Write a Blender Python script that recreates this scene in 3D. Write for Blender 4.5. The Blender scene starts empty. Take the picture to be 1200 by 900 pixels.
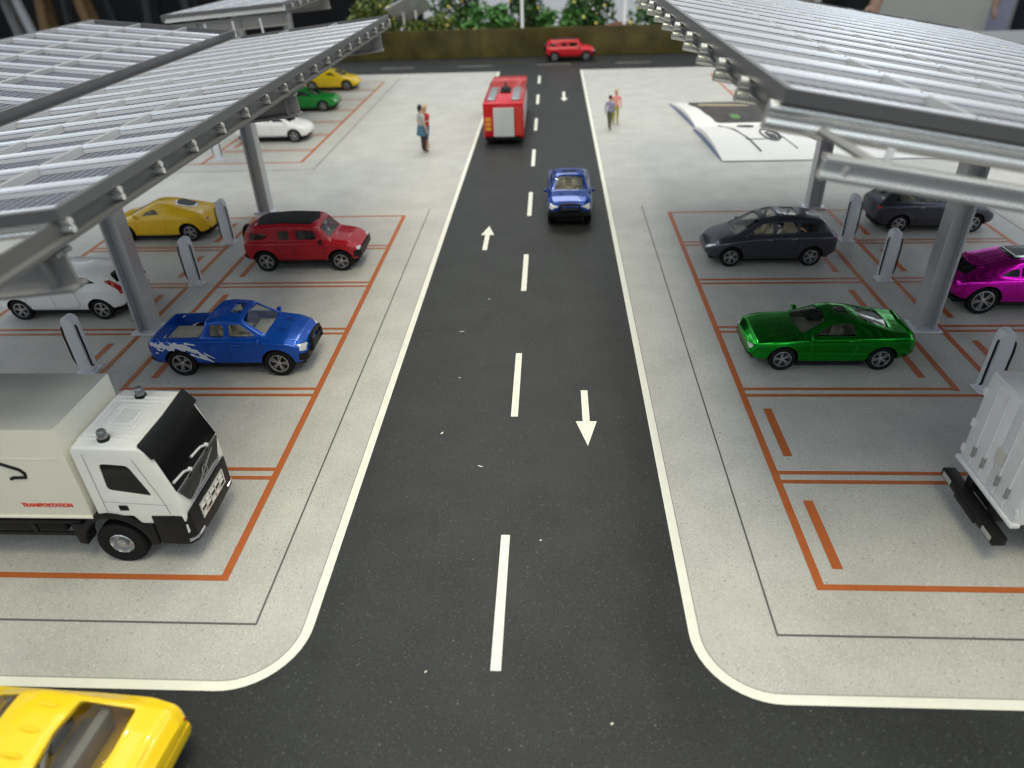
import bpy, bmesh, math, random
from mathutils import Vector, Matrix, Euler
from math import sin, cos, tan, pi, radians, sqrt

# One unit is one model metre (about 27 mm of the real table-top model).
random.seed(7)
SC = bpy.context.scene
SC.unit_settings.scale_length = 0.027
COL = SC.collection

# ------------------------------------------------------------------ materials
def new_mat(name):
    m = bpy.data.materials.new(name); m.use_nodes = True
    nt = m.node_tree
    return m, nt, nt.nodes['Principled BSDF']

def mat(name, col, rough=.5, metal=0., coat=0., spec=.5, bump=0., bscale=30., var=0., vscale=3.):
    m, nt, p = new_mat(name)
    c = (col[0], col[1], col[2], 1)
    p.inputs['Base Color'].default_value = c
    p.inputs['Roughness'].default_value = rough
    p.inputs['Metallic'].default_value = metal
    p.inputs['Coat Weight'].default_value = coat
    p.inputs['Coat Roughness'].default_value = .04
    p.inputs['Specular IOR Level'].default_value = spec
    N, L = nt.nodes, nt.links
    if var or bump:
        tc = N.new('ShaderNodeTexCoord')
    if var:
        no = N.new('ShaderNodeTexNoise'); no.inputs['Scale'].default_value = vscale; no.inputs['Detail'].default_value = 5
        L.new(tc.outputs['Object'], no.inputs['Vector'])
        mp = N.new('ShaderNodeMapRange'); mp.inputs[1].default_value = .3; mp.inputs[2].default_value = .7
        mp.inputs[3].default_value = 1 - var; mp.inputs[4].default_value = 1 + var
        L.new(no.outputs['Fac'], mp.inputs[0])
        mx = N.new('ShaderNodeVectorMath'); mx.operation = 'SCALE'; mx.inputs[0].default_value = col
        L.new(mp.outputs[0], mx.inputs['Scale']); L.new(mx.outputs[0], p.inputs['Base Color'])
    if bump:
        nb = N.new('ShaderNodeTexNoise'); nb.inputs['Scale'].default_value = bscale; nb.inputs['Detail'].default_value = 3
        L.new(tc.outputs['Object'], nb.inputs['Vector'])
        bp = N.new('ShaderNodeBump'); bp.inputs['Strength'].default_value = bump; bp.inputs['Distance'].default_value = .02
        L.new(nb.outputs['Fac'], bp.inputs['Height']); L.new(bp.outputs[0], p.inputs['Normal'])
    return m

def paint(name, col, metal=0., rough=.3, coat=.8, flake=0.):
    m = mat(name, col, rough, metal, coat*.55, .35)
    if flake:
        nt = m.node_tree; N, L = nt.nodes, nt.links; p = N['Principled BSDF']
        tc = N.new('ShaderNodeTexCoord'); no = N.new('ShaderNodeTexNoise')
        no.inputs['Scale'].default_value = 60; no.inputs['Detail'].default_value = 1
        L.new(tc.outputs['Object'], no.inputs['Vector'])
        bp = N.new('ShaderNodeBump'); bp.inputs['Strength'].default_value = flake; bp.inputs['Distance'].default_value = .006
        L.new(no.outputs['Fac'], bp.inputs['Height']); L.new(bp.outputs[0], p.inputs['Normal'])
    return m

def glass_mat(name, tint, fac=.12, rough=.03):
    m = bpy.data.materials.new(name); m.use_nodes = True
    nt = m.node_tree; N, L = nt.nodes, nt.links; N.clear()
    o = N.new('ShaderNodeOutputMaterial'); t = N.new('ShaderNodeBsdfTransparent'); g = N.new('ShaderNodeBsdfGlossy')
    t.inputs[0].default_value = (*tint, 1); g.inputs['Roughness'].default_value = rough
    f = N.new('ShaderNodeLayerWeight'); f.inputs[0].default_value = .5
    pw = N.new('ShaderNodeMath'); pw.operation = 'POWER'; pw.inputs[1].default_value = 4.0
    a = N.new('ShaderNodeMath'); a.operation = 'MULTIPLY_ADD'; a.inputs[1].default_value = .55; a.inputs[2].default_value = fac*.5
    mx = N.new('ShaderNodeMixShader')
    L.new(f.outputs['Facing'], pw.inputs[0]); L.new(pw.outputs[0], a.inputs[0]); L.new(a.outputs[0], mx.inputs[0])
    L.new(t.outputs[0], mx.inputs[1]); L.new(g.outputs[0], mx.inputs[2]); L.new(mx.outputs[0], o.inputs[0])
    return m

def speckle(name, base, specs, rough, scale, mott=.06, spec=.4, bump=.05):
    """ground print: base colour, slow mottling and grains of several colours.
    specs: list of (colour, fraction, scale)"""
    m, nt, p = new_mat(name); N, L = nt.nodes, nt.links
    tc = N.new('ShaderNodeTexCoord')
    no = N.new('ShaderNodeTexNoise'); no.inputs['Scale'].default_value = .8; no.inputs['Detail'].default_value = 6
    L.new(tc.outputs['Object'], no.inputs['Vector'])
    n2 = N.new('ShaderNodeTexNoise'); n2.inputs['Scale'].default_value = scale; n2.inputs['Detail'].default_value = 2
    L.new(tc.outputs['Object'], n2.inputs['Vector'])
    ad = N.new('ShaderNodeMath'); ad.operation = 'ADD'; L.new(no.outputs['Fac'], ad.inputs[0]); L.new(n2.outputs['Fac'], ad.inputs[1])
    mp = N.new('ShaderNodeMapRange'); mp.inputs[1].default_value = .7; mp.inputs[2].default_value = 1.3
    mp.inputs[3].default_value = 1 - mott; mp.inputs[4].default_value = 1 + mott
    L.new(ad.outputs[0], mp.inputs[0])
    sc = N.new('ShaderNodeVectorMath'); sc.operation = 'SCALE'; sc.inputs[0].default_value = base
    L.new(mp.outputs[0], sc.inputs['Scale'])
    cur = sc.outputs[0]
    for k, (c, frac, vs) in enumerate(specs):
        vo = N.new('ShaderNodeTexVoronoi'); vo.inputs['Scale'].default_value = vs
        of = N.new('ShaderNodeVectorMath'); of.operation = 'ADD'; of.inputs[1].default_value = (k*7.3, k*3.1, 0)
        L.new(tc.outputs['Object'], of.inputs[0]); L.new(of.outputs[0], vo.inputs['Vector'])
        sep = N.new('ShaderNodeSeparateColor'); L.new(vo.outputs['Color'], sep.inputs[0])
        lt = N.new('ShaderNodeMath'); lt.operation = 'LESS_THAN'; lt.inputs[1].default_value = frac; L.new(sep.outputs[0], lt.inputs[0])
        # grain radius varies by cell
        rr = N.new('ShaderNodeMapRange'); rr.inputs[3].default_value = .10; rr.inputs[4].default_value = .45; L.new(sep.outputs[1], rr.inputs[0])
        d = N.new('ShaderNodeMath'); d.operation = 'LESS_THAN'; L.new(vo.outputs['Distance'], d.inputs[0]); L.new(rr.outputs[0], d.inputs[1])
        mu = N.new('ShaderNodeMath'); mu.operation = 'MULTIPLY'; L.new(lt.outputs[0], mu.inputs[0]); L.new(d.outputs[0], mu.inputs[1])
        mx = N.new('ShaderNodeMix'); mx.data_type = 'RGBA'; L.new(mu.outputs[0], mx.inputs['Factor'])
        L.new(cur, mx.inputs[6]); mx.inputs[7].default_value = (*c, 1); cur = mx.outputs[2]
    L.new(cur, p.inputs['Base Color'])
    p.inputs['Roughness'].default_value = rough; p.inputs['Specular IOR Level'].default_value = spec
    if bump:
        bp = N.new('ShaderNodeBump'); bp.inputs['Strength'].default_value = bump; bp.inputs['Distance'].default_value = .01
        L.new(n2.outputs['Fac'], bp.inputs['Height']); L.new(bp.outputs[0], p.inputs['Normal'])
    return m

def cell_mat(name):
    """photovoltaic sheet: dark slate cells, pale grid"""
    m, nt, p = new_mat(name); N, L = nt.nodes, nt.links
    tc = N.new('ShaderNodeTexCoord'); sp = N.new('ShaderNodeSeparateXYZ'); L.new(tc.outputs['Object'], sp.inputs[0])
    outs = []
    for ax, s in ((0, 6.3), (1, 8.5)):
        a = N.new('ShaderNodeMath'); a.operation = 'MULTIPLY'; a.inputs[1].default_value = s; L.new(sp.outputs[ax], a.inputs[0])
        f = N.new('ShaderNodeMath'); f.operation = 'FRACT'; L.new(a.outputs[0], f.inputs[0])
        l = N.new('ShaderNodeMath'); l.operation = 'LESS_THAN'; l.inputs[1].default_value = .17; L.new(f.outputs[0], l.inputs[0]); outs.append(l)
    mx = N.new('ShaderNodeMath'); mx.operation = 'MAXIMUM'; L.new(outs[0].outputs[0], mx.inputs[0]); L.new(outs[1].outputs[0], mx.inputs[1])
    mc = N.new('ShaderNodeMix'); mc.data_type = 'RGBA'; mc.inputs[6].default_value = (.018, .022, .045, 1); mc.inputs[7].default_value = (.26, .27, .32, 1)
    L.new(mx.outputs[0], mc.inputs['Factor']); L.new(mc.outputs[2], p.inputs['Base Color'])
    p.inputs['Roughness'].default_value = .45; p.inputs['Specular IOR Level'].default_value = .25
    return m

M = {}
M['pave'] = speckle('speckled_stone_print', (.475, .465, .435), [((.33, .33, .31), .30, 38), ((.62, .61, .57), .30, 34), ((.27, .27, .26), .045, 28), ((.30, .28, .24), .008, 18)], .50, 30, .13, spec=.3)
M['road'] = speckle('asphalt_print', (.025, .027, .0275), [((.010, .010, .011), .35, 34), ((.052, .055, .055), .26, 32), ((.10, .103, .10), .07, 36), ((.16, .16, .155), .006, 30)], .50, 38, .26, .26)
M['table'] = mat('table_edge', (.25, .25, .25), .5)
M['white_line'] = mat('white_line_print', (.80, .79, .70), .45, var=.03, vscale=4)
M['orange'] = mat('orange_line_print', (.44, .115, .030), .45, var=.05, vscale=6)
M['joint'] = mat('joint_line_print', (.10, .10, .10), .6)
M['grey_print'] = mat('thin_edge_print', (.30, .29, .27), .6)  # printed grey of the thin edge lines and the cross-road dashes
M['hall'] = mat('hall_floor_dark', (.012, .012, .013), .6)
M['curtain'] = mat('black_curtain', (.006, .006, .007), .9)
M['wallwhite'] = mat('white_panel', (.80, .80, .84), .6)
M['tyre'] = mat('tyre_rubber', (.010, .010, .011), .75, bump=.2, bscale=40, spec=.2)
M['rim'] = mat('rim_silver', (.50, .51, .52), .28, .85)
M['rim_dark'] = mat('rim_recess', (.03, .03, .032), .5)
M['black'] = mat('black_plastic', (.010, .010, .011), .45, spec=.22)
M['blackgloss'] = mat('black_gloss', (.005, .005, .006), .10, coat=0, spec=.28)
M['chrome'] = mat('chrome', (.75, .75, .76), .12, 1.)
M['lamp'] = mat('lamp_lens', (.72, .74, .74), .12, .25, .5)
M['beacon'] = mat('beacon_grey', (.25, .25, .27), .12, .5, .3)
M['red_lamp'] = mat('red_lamp_lens', (.42, .010, .012), .15, 0, .6)
M['amber'] = mat('amber_lens', (.80, .33, .03), .25, 0, .3)
M['beige'] = mat('beige_interior', (.60, .54, .41), .55, var=.08, vscale=5)
M['greyint'] = mat('grey_interior', (.38, .37, .35), .55, var=.08, vscale=5)
M['bed'] = mat('bed_liner', (.52, .49, .38), .45)
M['glass'] = glass_mat('clear_window', (.95, .95, .92), .07)
M['glass_dim'] = glass_mat('tinted_window', (.80, .80, .78), .09)
M['p_blue'] = paint('blue_paint', (.003, .080, .46), .35, .22, .8)
M['p_navy'] = paint('dark_blue_paint', (.003, .038, .23), .35, .22, .8)
M['p_red'] = paint('red_paint', (.40, .006, .016), .05, .28, .8)
M['p_bred'] = paint('bright_red_paint', (.60, .012, .020), .05, .28, .8)
M['p_grey'] = paint('slate_grey_paint', (.060, .064, .088), .6, .28, .8)
M['p_green'] = paint('green_metal_paint', (.010, .36, .024), 1.0, .17, .4, .03)
M['p_fgreen'] = paint('far_green_paint', (.012, .26, .035), .2, .3, .8)
M['p_mag'] = paint('magenta_metal_paint', (.74, .008, .50), 1.0, .18, .4, .03)
M['p_yel'] = paint('yellow_paint', (.92, .56, .010), .0, .25, .9)
M['p_yel2'] = paint('lemon_yellow_paint', (.92, .62, .012), .0, .3, .8)
M['p_white'] = paint('white_paint', (.88, .88, .88), .0, .25, .8)
M['p_cream'] = paint('cream_plastic', (.82, .79, .68), .0, .4, .2)
M['p_ivory'] = paint('ivory_cab_paint', (.88, .875, .84), .0, .25, .7)
M['boxgrey'] = mat('box_roof', (.58, .57, .51), .35, .1, .3)
M['silverbox'] = paint('silver_white_paint', (.74, .75, .77), .15, .35, .5)
M['decal'] = mat('white_decal', (.70, .72, .76), .4)
M['redtext'] = mat('red_lettering', (.70, .07, .04), .5)
M['alu'] = mat('brushed_aluminium', (.82, .82, .81), .26, .75)
M['alu_dark'] = mat('grey_steel', (.34, .335, .33), .38, .5)
M['steel'] = mat('grey_post_paint', (.55, .56, .58), .32, .4)
M['frame'] = mat('panel_frame', (.78, .79, .84), .32, .3)
M['frame_side'] = mat('panel_edge', (.14, .14, .15), .38, .3)
M['beam_steel'] = mat('beam_steel', (.17, .17, .168), .42, .45)
M['rail'] = mat('bright_rail', (.60, .61, .66), .26, .55)
M['cell'] = cell_mat('solar_cells')
M['charger'] = mat('charger_shell', (.74, .77, .82), .40)
M['leaf1'] = mat('leaf_green', (.035, .105, .020), .55, var=.4, vscale=2)
M['leaf2'] = mat('leaf_bright', (.075, .22, .045), .55, var=.4, vscale=2)
M['leaf3'] = mat('leaf_olive', (.12, .17, .03), .55, var=.4, vscale=2)
M['yflower'] = mat('yellow_petal', (.72, .58, .12), .5)
M['wflower'] = mat('white_petal', (.75, .70, .74), .5)
M['stem'] = mat('stem_brown', (.10, .06, .03), .7)
M['soil'] = mat('red_brown_soil', (.13, .05, .03), .9, bump=.5, bscale=6, var=.3)
M['fence'] = mat('olive_acrylic', (.078, .062, .018), .25, var=.45, vscale=.45, spec=.3)
M['fence_post'] = mat('brown_joint', (.085, .055, .018), .4)
M['skin'] = mat('skin', (.60, .36, .25), .5)
M['paper'] = mat('coated_paper', (.80, .78, .74), .35)
M['paper_blue'] = mat('blue_cover', (.09, .14, .30), .35)
M['ink'] = mat('ink_grey', (.06, .06, .065), .5)
M['ink_mid'] = mat('ink_mid_grey', (.28, .28, .29), .5)
M['photo_brown'] = mat('photo_brown', (.04, .03, .024), .4, var=.5, vscale=.8)
M['photo_tan'] = mat('photo_tan', (.45, .36, .22), .4)
M['photo_green'] = mat('photo_green', (.10, .22, .06), .4)
M['cable'] = mat('black_cable', (.01, .01, .01), .5)
M['wood'] = mat('brown_wood', (.22, .12, .05), .5)
M['darkmetal'] = mat('dark_metal', (.035, .036, .04), .4, .4)
M['van'] = paint('cream_van_paint', (.66, .63, .55), .0, .35, .5)
M['lav'] = mat('lavender_trim', (.42, .40, .52), .5)
def cloth(n, c): M[n] = mat(n, c, .8)
for n, c in dict(c_black=(.010, .010, .012), c_navy=(.012, .014, .028), c_grey=(.45, .46, .46), c_blue=(.07, .16, .25), c_dark=(.05, .03, .028),
                 c_red=(.50, .045, .04), c_lav=(.33, .32, .47), c_olive=(.12, .13, .07), c_pink=(.85, .33, .30), c_yel=(.42, .36, .07),
                 h_dark=(.03, .022, .02), h_blond=(.60, .42, .18), h_brown=(.10, .06, .04), shoe=(.55, .54, .50), shoe_d=(.02, .02, .02)).items(): cloth(n, c)

# ------------------------------------------------------------------ mesh helpers
class MB:
    def __init__(s): s.v = []; s.f = []; s.m = []
    def add(s, vs, fs, mi=0):
        b = len(s.v); s.v += [tuple(p) for p in vs]
        for f in fs: s.f.append([i + b for i in f]); s.m.append(mi)
    def box(s, x0, x1, y0, y1, z0, z1, mi=0, mx=None):
        vs = [Vector((x, y, z)) for x in (x0, x1) for y in (y0, y1) for z in (z0, z1)]
        if mx is not None: vs = [mx @ p for p in vs]
        s.add(vs, [(0, 1, 3, 2), (4, 6, 7, 5), (0, 4, 5, 1), (2, 3, 7, 6), (0, 2, 6, 4), (1, 5, 7, 3)], mi)
    def prism(s, poly, axis, a, b, mi=0):
        """poly 2-D points; axis 0/1/2 the extrusion axis from a to b"""
        def P(p, t):
            if axis == 0: return (t, p[0], p[1])
            if axis == 1: return (p[0], t, p[1])
            return (p[0], p[1], t)
        n = len(poly); vs = [P(p, a) for p in poly] + [P(p, b) for p in poly]
        fs = [list(range(n)), list(range(2*n - 1, n - 1, -1))] + [(i, i + n, (i + 1) % n + n, (i + 1) % n) for i in range(n)]
        s.add(vs, fs, mi)
    def tube(s, pts, r, n=10, mi=0, cap=True, closed=False):
        pts = [Vector(p) for p in pts]; rings = []
        rs = r if isinstance(r, (list, tuple)) else [r]*len(pts)
        up = None
        for i, p in enumerate(pts):
            if closed: t = pts[(i + 1) % len(pts)] - pts[i - 1]
            else: t = pts[min(i + 1, len(pts) - 1)] - pts[max(i - 1, 0)]
            t.normalize()
            if up is None: up = Vector((0, 0, 1)) if abs(t.z) < .9 else Vector((1, 0, 0))
            a = t.cross(up)
            if a.length < 1e-4: a = t.cross(Vector((.3, 1, .2)))
            a.normalize(); b = a.cross(t).normalized(); up = b
            rings.append([p + (a*cos(2*pi*k/n) + b*sin(2*pi*k/n))*rs[i] for k in range(n)])
        vs = [q for g in rings for q in g]; fs = []
        m = len(pts)
        for i in range(m if closed else m - 1):
            j = (i + 1) % m
            for k in range(n): fs.append((i*n + k, i*n + (k + 1) % n, j*n + (k + 1) % n, j*n + k))
        if cap and not closed: fs += [list(range(n - 1, -1, -1)), [(m - 1)*n + k for k in range(n)]]
        s.add(vs, fs, mi)
    def lathe(s, prof, n=32, axis='Y', mi=0, c=(0, 0, 0), closed=False):
        """prof: (radius, along) points turned about an axis through c"""
        vs = []
        for r, h in prof:
            for k in range(n):
                a = 2*pi*k/n
                p = (r*cos(a), h, r*sin(a)) if axis == 'Y' else ((r*cos(a), r*sin(a), h) if axis == 'Z' else (h, r*cos(a), r*sin(a)))
                vs.append((p[0] + c[0], p[1] + c[1], p[2] + c[2]))
        fs = []; m = len(prof)
        for i in range(m if closed else m - 1):
            j = (i + 1) % m
            for k in range(n): fs.append((i*n + k, i*n + (k + 1) % n, j*n + (k + 1) % n, j*n + k))
        s.add(vs, fs, mi)
    def grid(s, rows, mi=0, flip=False):
        n = len(rows[0]); vs = [p for r in rows for p in r]; fs = []
        for i in range(len(rows) - 1):
            for k in range(n - 1):
                f = (i*n + k, i*n + k + 1, (i + 1)*n + k + 1, (i + 1)*n + k)
                fs.append(f[::-1] if flip else f)
        s.add(vs, fs, mi)
    def mesh(s, name, mats, smooth=35, bevel=0., seg=2):
        me = bpy.data.meshes.new(name); me.from_pydata(s.v, [], s.f)
        for m in mats: me.materials.append(M[m] if isinstance(m, str) else m)
        for p, mi in zip(me.polygons, s.m): p.material_index = mi
        bm = bmesh.new(); bm.from_mesh(me)
        bmesh.ops.recalc_face_normals(bm, faces=bm.faces)
        if bevel:
            ed = [e for e in bm.edges if e.is_manifold and e.calc_face_angle(0) > radians(30)]
            bmesh.ops.bevel(bm, geom=ed, offset=bevel, segments=seg, affect='EDGES', profile=.5, clamp_overlap=True)
        bm.to_mesh(me); bm.free()
        if smooth:
            for p in me.polygons: p.use_smooth = True
            me.set_sharp_from_angle(angle=radians(smooth))
        return me
    def build(s, name, mats, parent=None, smooth=35, bevel=0., seg=2, loc=None):
        if isinstance(mats, str): mats = [mats]
        o = bpy.data.objects.new(name, s.mesh(name, mats, smooth, bevel, seg)); COL.objects.link(o)
        if parent: o.parent = parent
        if loc: o.location = loc
        return o

def tag(o, label=None, cat=None, group=None, kind=None):
    if label: o['label'] = label
    if cat: o['category'] = cat
    if group: o['group'] = group
    if kind: o['kind'] = kind
    return o
def thing(name, label, cat, loc=(0, 0, 0), rz=0., group=None):
    o = bpy.data.objects.new(name, None); COL.objects.link(o); o.empty_display_size = .3
    o.location = loc; o.rotation_euler = (0, 0, rz)
    return tag(o, label, cat, group)
def copy_tree(o, parent=None, skip=(), swap=None):
    c = o.copy(); COL.objects.link(c); c.parent = parent
    if swap and o.type == 'MESH' and any(m and m.name in swap for m in o.data.materials):
        c.data = o.data.copy()
        for i, m in enumerate(c.data.materials):
            if m.name in swap: c.data.materials[i] = swap[m.name]
    for ch in list(o.children):
        if ch.name.split('.')[0] in skip: continue
        copy_tree(ch, c, skip, swap)
    return c
def rounded(poly, r=.06, n=3):
    """round the corners of a 2-D polygon"""
    out = []; m = len(poly)
    for i in range(m):
        p = Vector(poly[i]); a = Vector(poly[i - 1]); b = Vector(poly[(i + 1) % m])
        da, db = (a - p), (b - p); k = min(r, da.length*.45, db.length*.45)
        p0, p1 = p + da.normalized()*k, p + db.normalized()*k
        for t in range(n + 1):
            u = t/n; q = p0*(1 - u)**2 + p*2*u*(1 - u) + p1*u*u; out.append((q.x, q.y))
    return out

# ------------------------------------------------------------------ the ground
Z_ROAD, Z_PAVE, Z_LINE = 0.0, .006, .012
LX, RX = -4.05, 2.28            # kerb lines of the road
Y0, Y1 = 6.47, 60.5             # near and far edge of the parking fields
AX, AR = 10.46, -12.04          # axes of the two near parking fields

b = MB(); b.box(-46, 46, 1.2, 76, -1.6, -.02); tag(b.build('table_top', ['table'], bevel=.05), kind='structure')
b = MB(); b.add([(-46, 1.2, 0), (46, 1.2, 0), (46, 68, 0), (-46, 68, 0)], [(0, 1, 2, 3)]); tag(b.build('road', ['road'], smooth=0), kind='structure')
def field(x_road, x_far, sgn, inset, r=1.25):
    """outline of a parking field, rounded at the near road corner"""
    x = x_road - sgn*inset if False else x_road + sgn*inset
    y0, y1 = Y0 + inset, Y1 - inset; rr = r - inset; pts = []
    for k in range(13):
        a = (pi/2)*k/12
        pts.append((x + sgn*(rr - rr*cos(a)), y0 + rr - rr*sin(a)))
    return pts + [(x_far, y0), (x_far, y1), (x, y1)]
for sgn, xr in ((-1, LX), (1, RX)):
    xf = sgn*45.9
    outer, inner = field(xr, xf, sgn, 0), field(xr, xf, sgn, .17)
    b = MB(); n = len(outer)
    b.add([(p[0], p[1], Z_PAVE) for p in inner], [list(range(n))])
    o = tag(b.build('pavement', ['pave'], smooth=0), kind='structure')
    b = MB(); vs = [(p[0], p[1], Z_PAVE + .003) for p in outer] + [(p[0], p[1], Z_PAVE + .003) for p in inner]
    b.add(vs, [(i, (i + 1) % n, (i + 1) % n + n, i + n) for i in range(n) if i != 13])
    tag(b.build('white_edge_line', ['white_line'], smooth=0), kind='structure')
    i2 = field(xr, xf, sgn, .19)
    b = MB(); vs = [(p[0], p[1], Z_PAVE + .005) for p in inner] + [(p[0], p[1], Z_PAVE + .005) for p in i2]
    b.add(vs, [(i, (i + 1) % n, (i + 1) % n + n, i + n) for i in range(n) if i != 13])
    tag(b.build('thin_edge_line', ['grey_print'], smooth=0), kind='structure')

def strip(b, x0, x1, y0, y1, z=Z_LINE): b.add([(x0, y0, z), (x1, y0, z), (x1, y1, z), (x0, y1, z)], [(0, 1, 2, 3)])
# centre dashes and arrows of the road
b = MB()
for k in range(8): strip(b, -.97, -.80, 6.94 + 6.92*k, 6.94 + 6.92*k + 2.99, .006)
tag(b.build('centre_dashes', ['white_line'], smooth=0), kind='structure')
def arrow(x, y0, y1):
    b = MB(); d = 1 if y1 > y0 else -1; h = .95*d
    strip(b, x - .085, x + .085, min(y0, y1 - h), max(y0, y1 - h), .006)
    b.add([(x - .25, y1 - h, .006), (x + .25, y1 - h, .006), (x, y1, .006)], [(0, 1, 2)])
    tag(b.build('lane_arrow', ['white_line'], smooth=0), kind='structure')
arrow(-2.42, 24.2, 26.62); arrow(.83, 15.0, 12.73); arrow(.86, 52.2, 49.2)
# far cross road: pale dashes
b = MB()
for k in range(-6, 7): strip(b, k*6.5 - 1.2, k*6.5 + 1.6, 63.3, 63.5, .006)
tag(b.build('cross_road_dashes', ['grey_print'], smooth=0), kind='structure')

OUT, INN, W1, W2 = 5.80, 1.10, .155, .125     # half widths of a field's outer frame and inner lines
PAIR = [24.59, 21.37, 18.15, 14.92, 11.70]
GAP = .145
def lot(ax, y0, y1, pairs, long_from, bars=True, near=True):
    b = MB(); z = Z_LINE
    for s in (-1, 1):
        strip(b, *sorted((ax + s*OUT, ax + s*(OUT - W1))), y0, y1, z)                       # outer long line
        ya = y0 if long_from is None else long_from + .05
        strip(b, *sorted((ax + s*(INN - .52), ax + s*(INN - .52 - W1))), ya, y1 - .12, z)  # inner long line
    strip(b, ax - OUT + W1, ax + OUT - W1, y1 - .12, y1, z)
    strip(b, ax - OUT + W1, ax + OUT - W1, y0, y0 + .13, z)
    for p in pairs:
        for q, yc in ((0, p + GAP), (1, p - GAP)):
            if long_from is not None and (p < long_from - .3 or (abs(p - long_from) < .3 and q == 1)):
                strip(b, ax - OUT + W1, ax + OUT - W1, yc - .055, yc + .055, z)
            else:
                for s in (-1, 1): strip(b, *sorted((ax + s*(OUT - W1), ax + s*(INN - .52))), yc - .055, yc + .055, z)
    if bars:
        edges = [y1] + [p for p in pairs]
        for i in range(len(edges) - 1):
            top, bot = edges[i], edges[i + 1]
            if long_from is not None and bot < long_from - .3: continue
            for s in (-1, 1): strip(b, *sorted((ax + s*1.0, ax + s*1.19)), bot + .65, top - .7, z)
        if long_from is not None:
            for (u, v) in ((12.4, 14.21), (9.17, 10.98)):
                strip(b, ax - OUT + .42, ax - OUT + .61, u, v, z)
    tag(b.build('parking_lines', ['orange'], smooth=0), kind='structure')
lot(AX, 8.68, 27.95, PAIR, 14.92); lot(-11.74, 8.68, 27.95, PAIR, 14.92)
far_pairs = [54.3, 51.1, 47.9, 44.7, 41.5, 38.3]
lot(-18.45, 35.9, 57.6, far_pairs, None)
lot(17.6, 35.9, 57.6, far_pairs, None)
# thin joint lines around the fields
b = MB(); t = .035; z = Z_LINE
def joint(x0, x1, y0, y1): strip(b, min(x0, x1), max(x0, x1), min(y0, y1), max(y0, y1), z)
joint(-5.085, -5.05, 7.72, 28.7); joint(-19.1, -5.085, 7.72, 7.76); joint(-19.1, -19.06, 7.76, 28.7)
joint(3.705, 3.74, 7.70, 28.7); joint(3.74, 17.2, 7.70, 7.74); joint(17.12, 17.16, 7.74, 28.7)
joint(-11.75, -11.70, 34.6, 58.8); joint(-25.2, -11.75, 34.6, 34.65)
tag(b.build('joint_lines', ['joint'], smooth=0), kind='structure')
# scuffs of white dust on the road
b = MB()
for (x, y, l, w, a) in [(-2.6, 18.1, .16, .03, .1), (-2.55, 13.2, .10, .04, .9), (-1.55, 12.0, .13, .03, -.3), (-2.4, 15.6, .05, .04, 0), (-1.95, 20.2, .16, .02, -.3),
                        (-3.9, 5.0, .14, .03, .2), (-3.6, 4.85, .12, .02, -.4), (.9, 6.1, .05, .03, .3), (-2.0, 6.9, .06, .02, .8), (-.2, 9.8, .05, .03, .2)]:
    c, s = cos(a), sin(a); l *= .55; w *= .5
    b.add([(x + c*u*l - s*v*w, y + s*u*l + c*v*w, .005) for u, v in ((-1, -.4), (0, -1), (1, .2), (.3, 1), (-.7, .8))], [(0, 1, 2, 3, 4)])
tag(b.build('dust_scuffs', ['white_line'], smooth=0), kind='structure')

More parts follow.
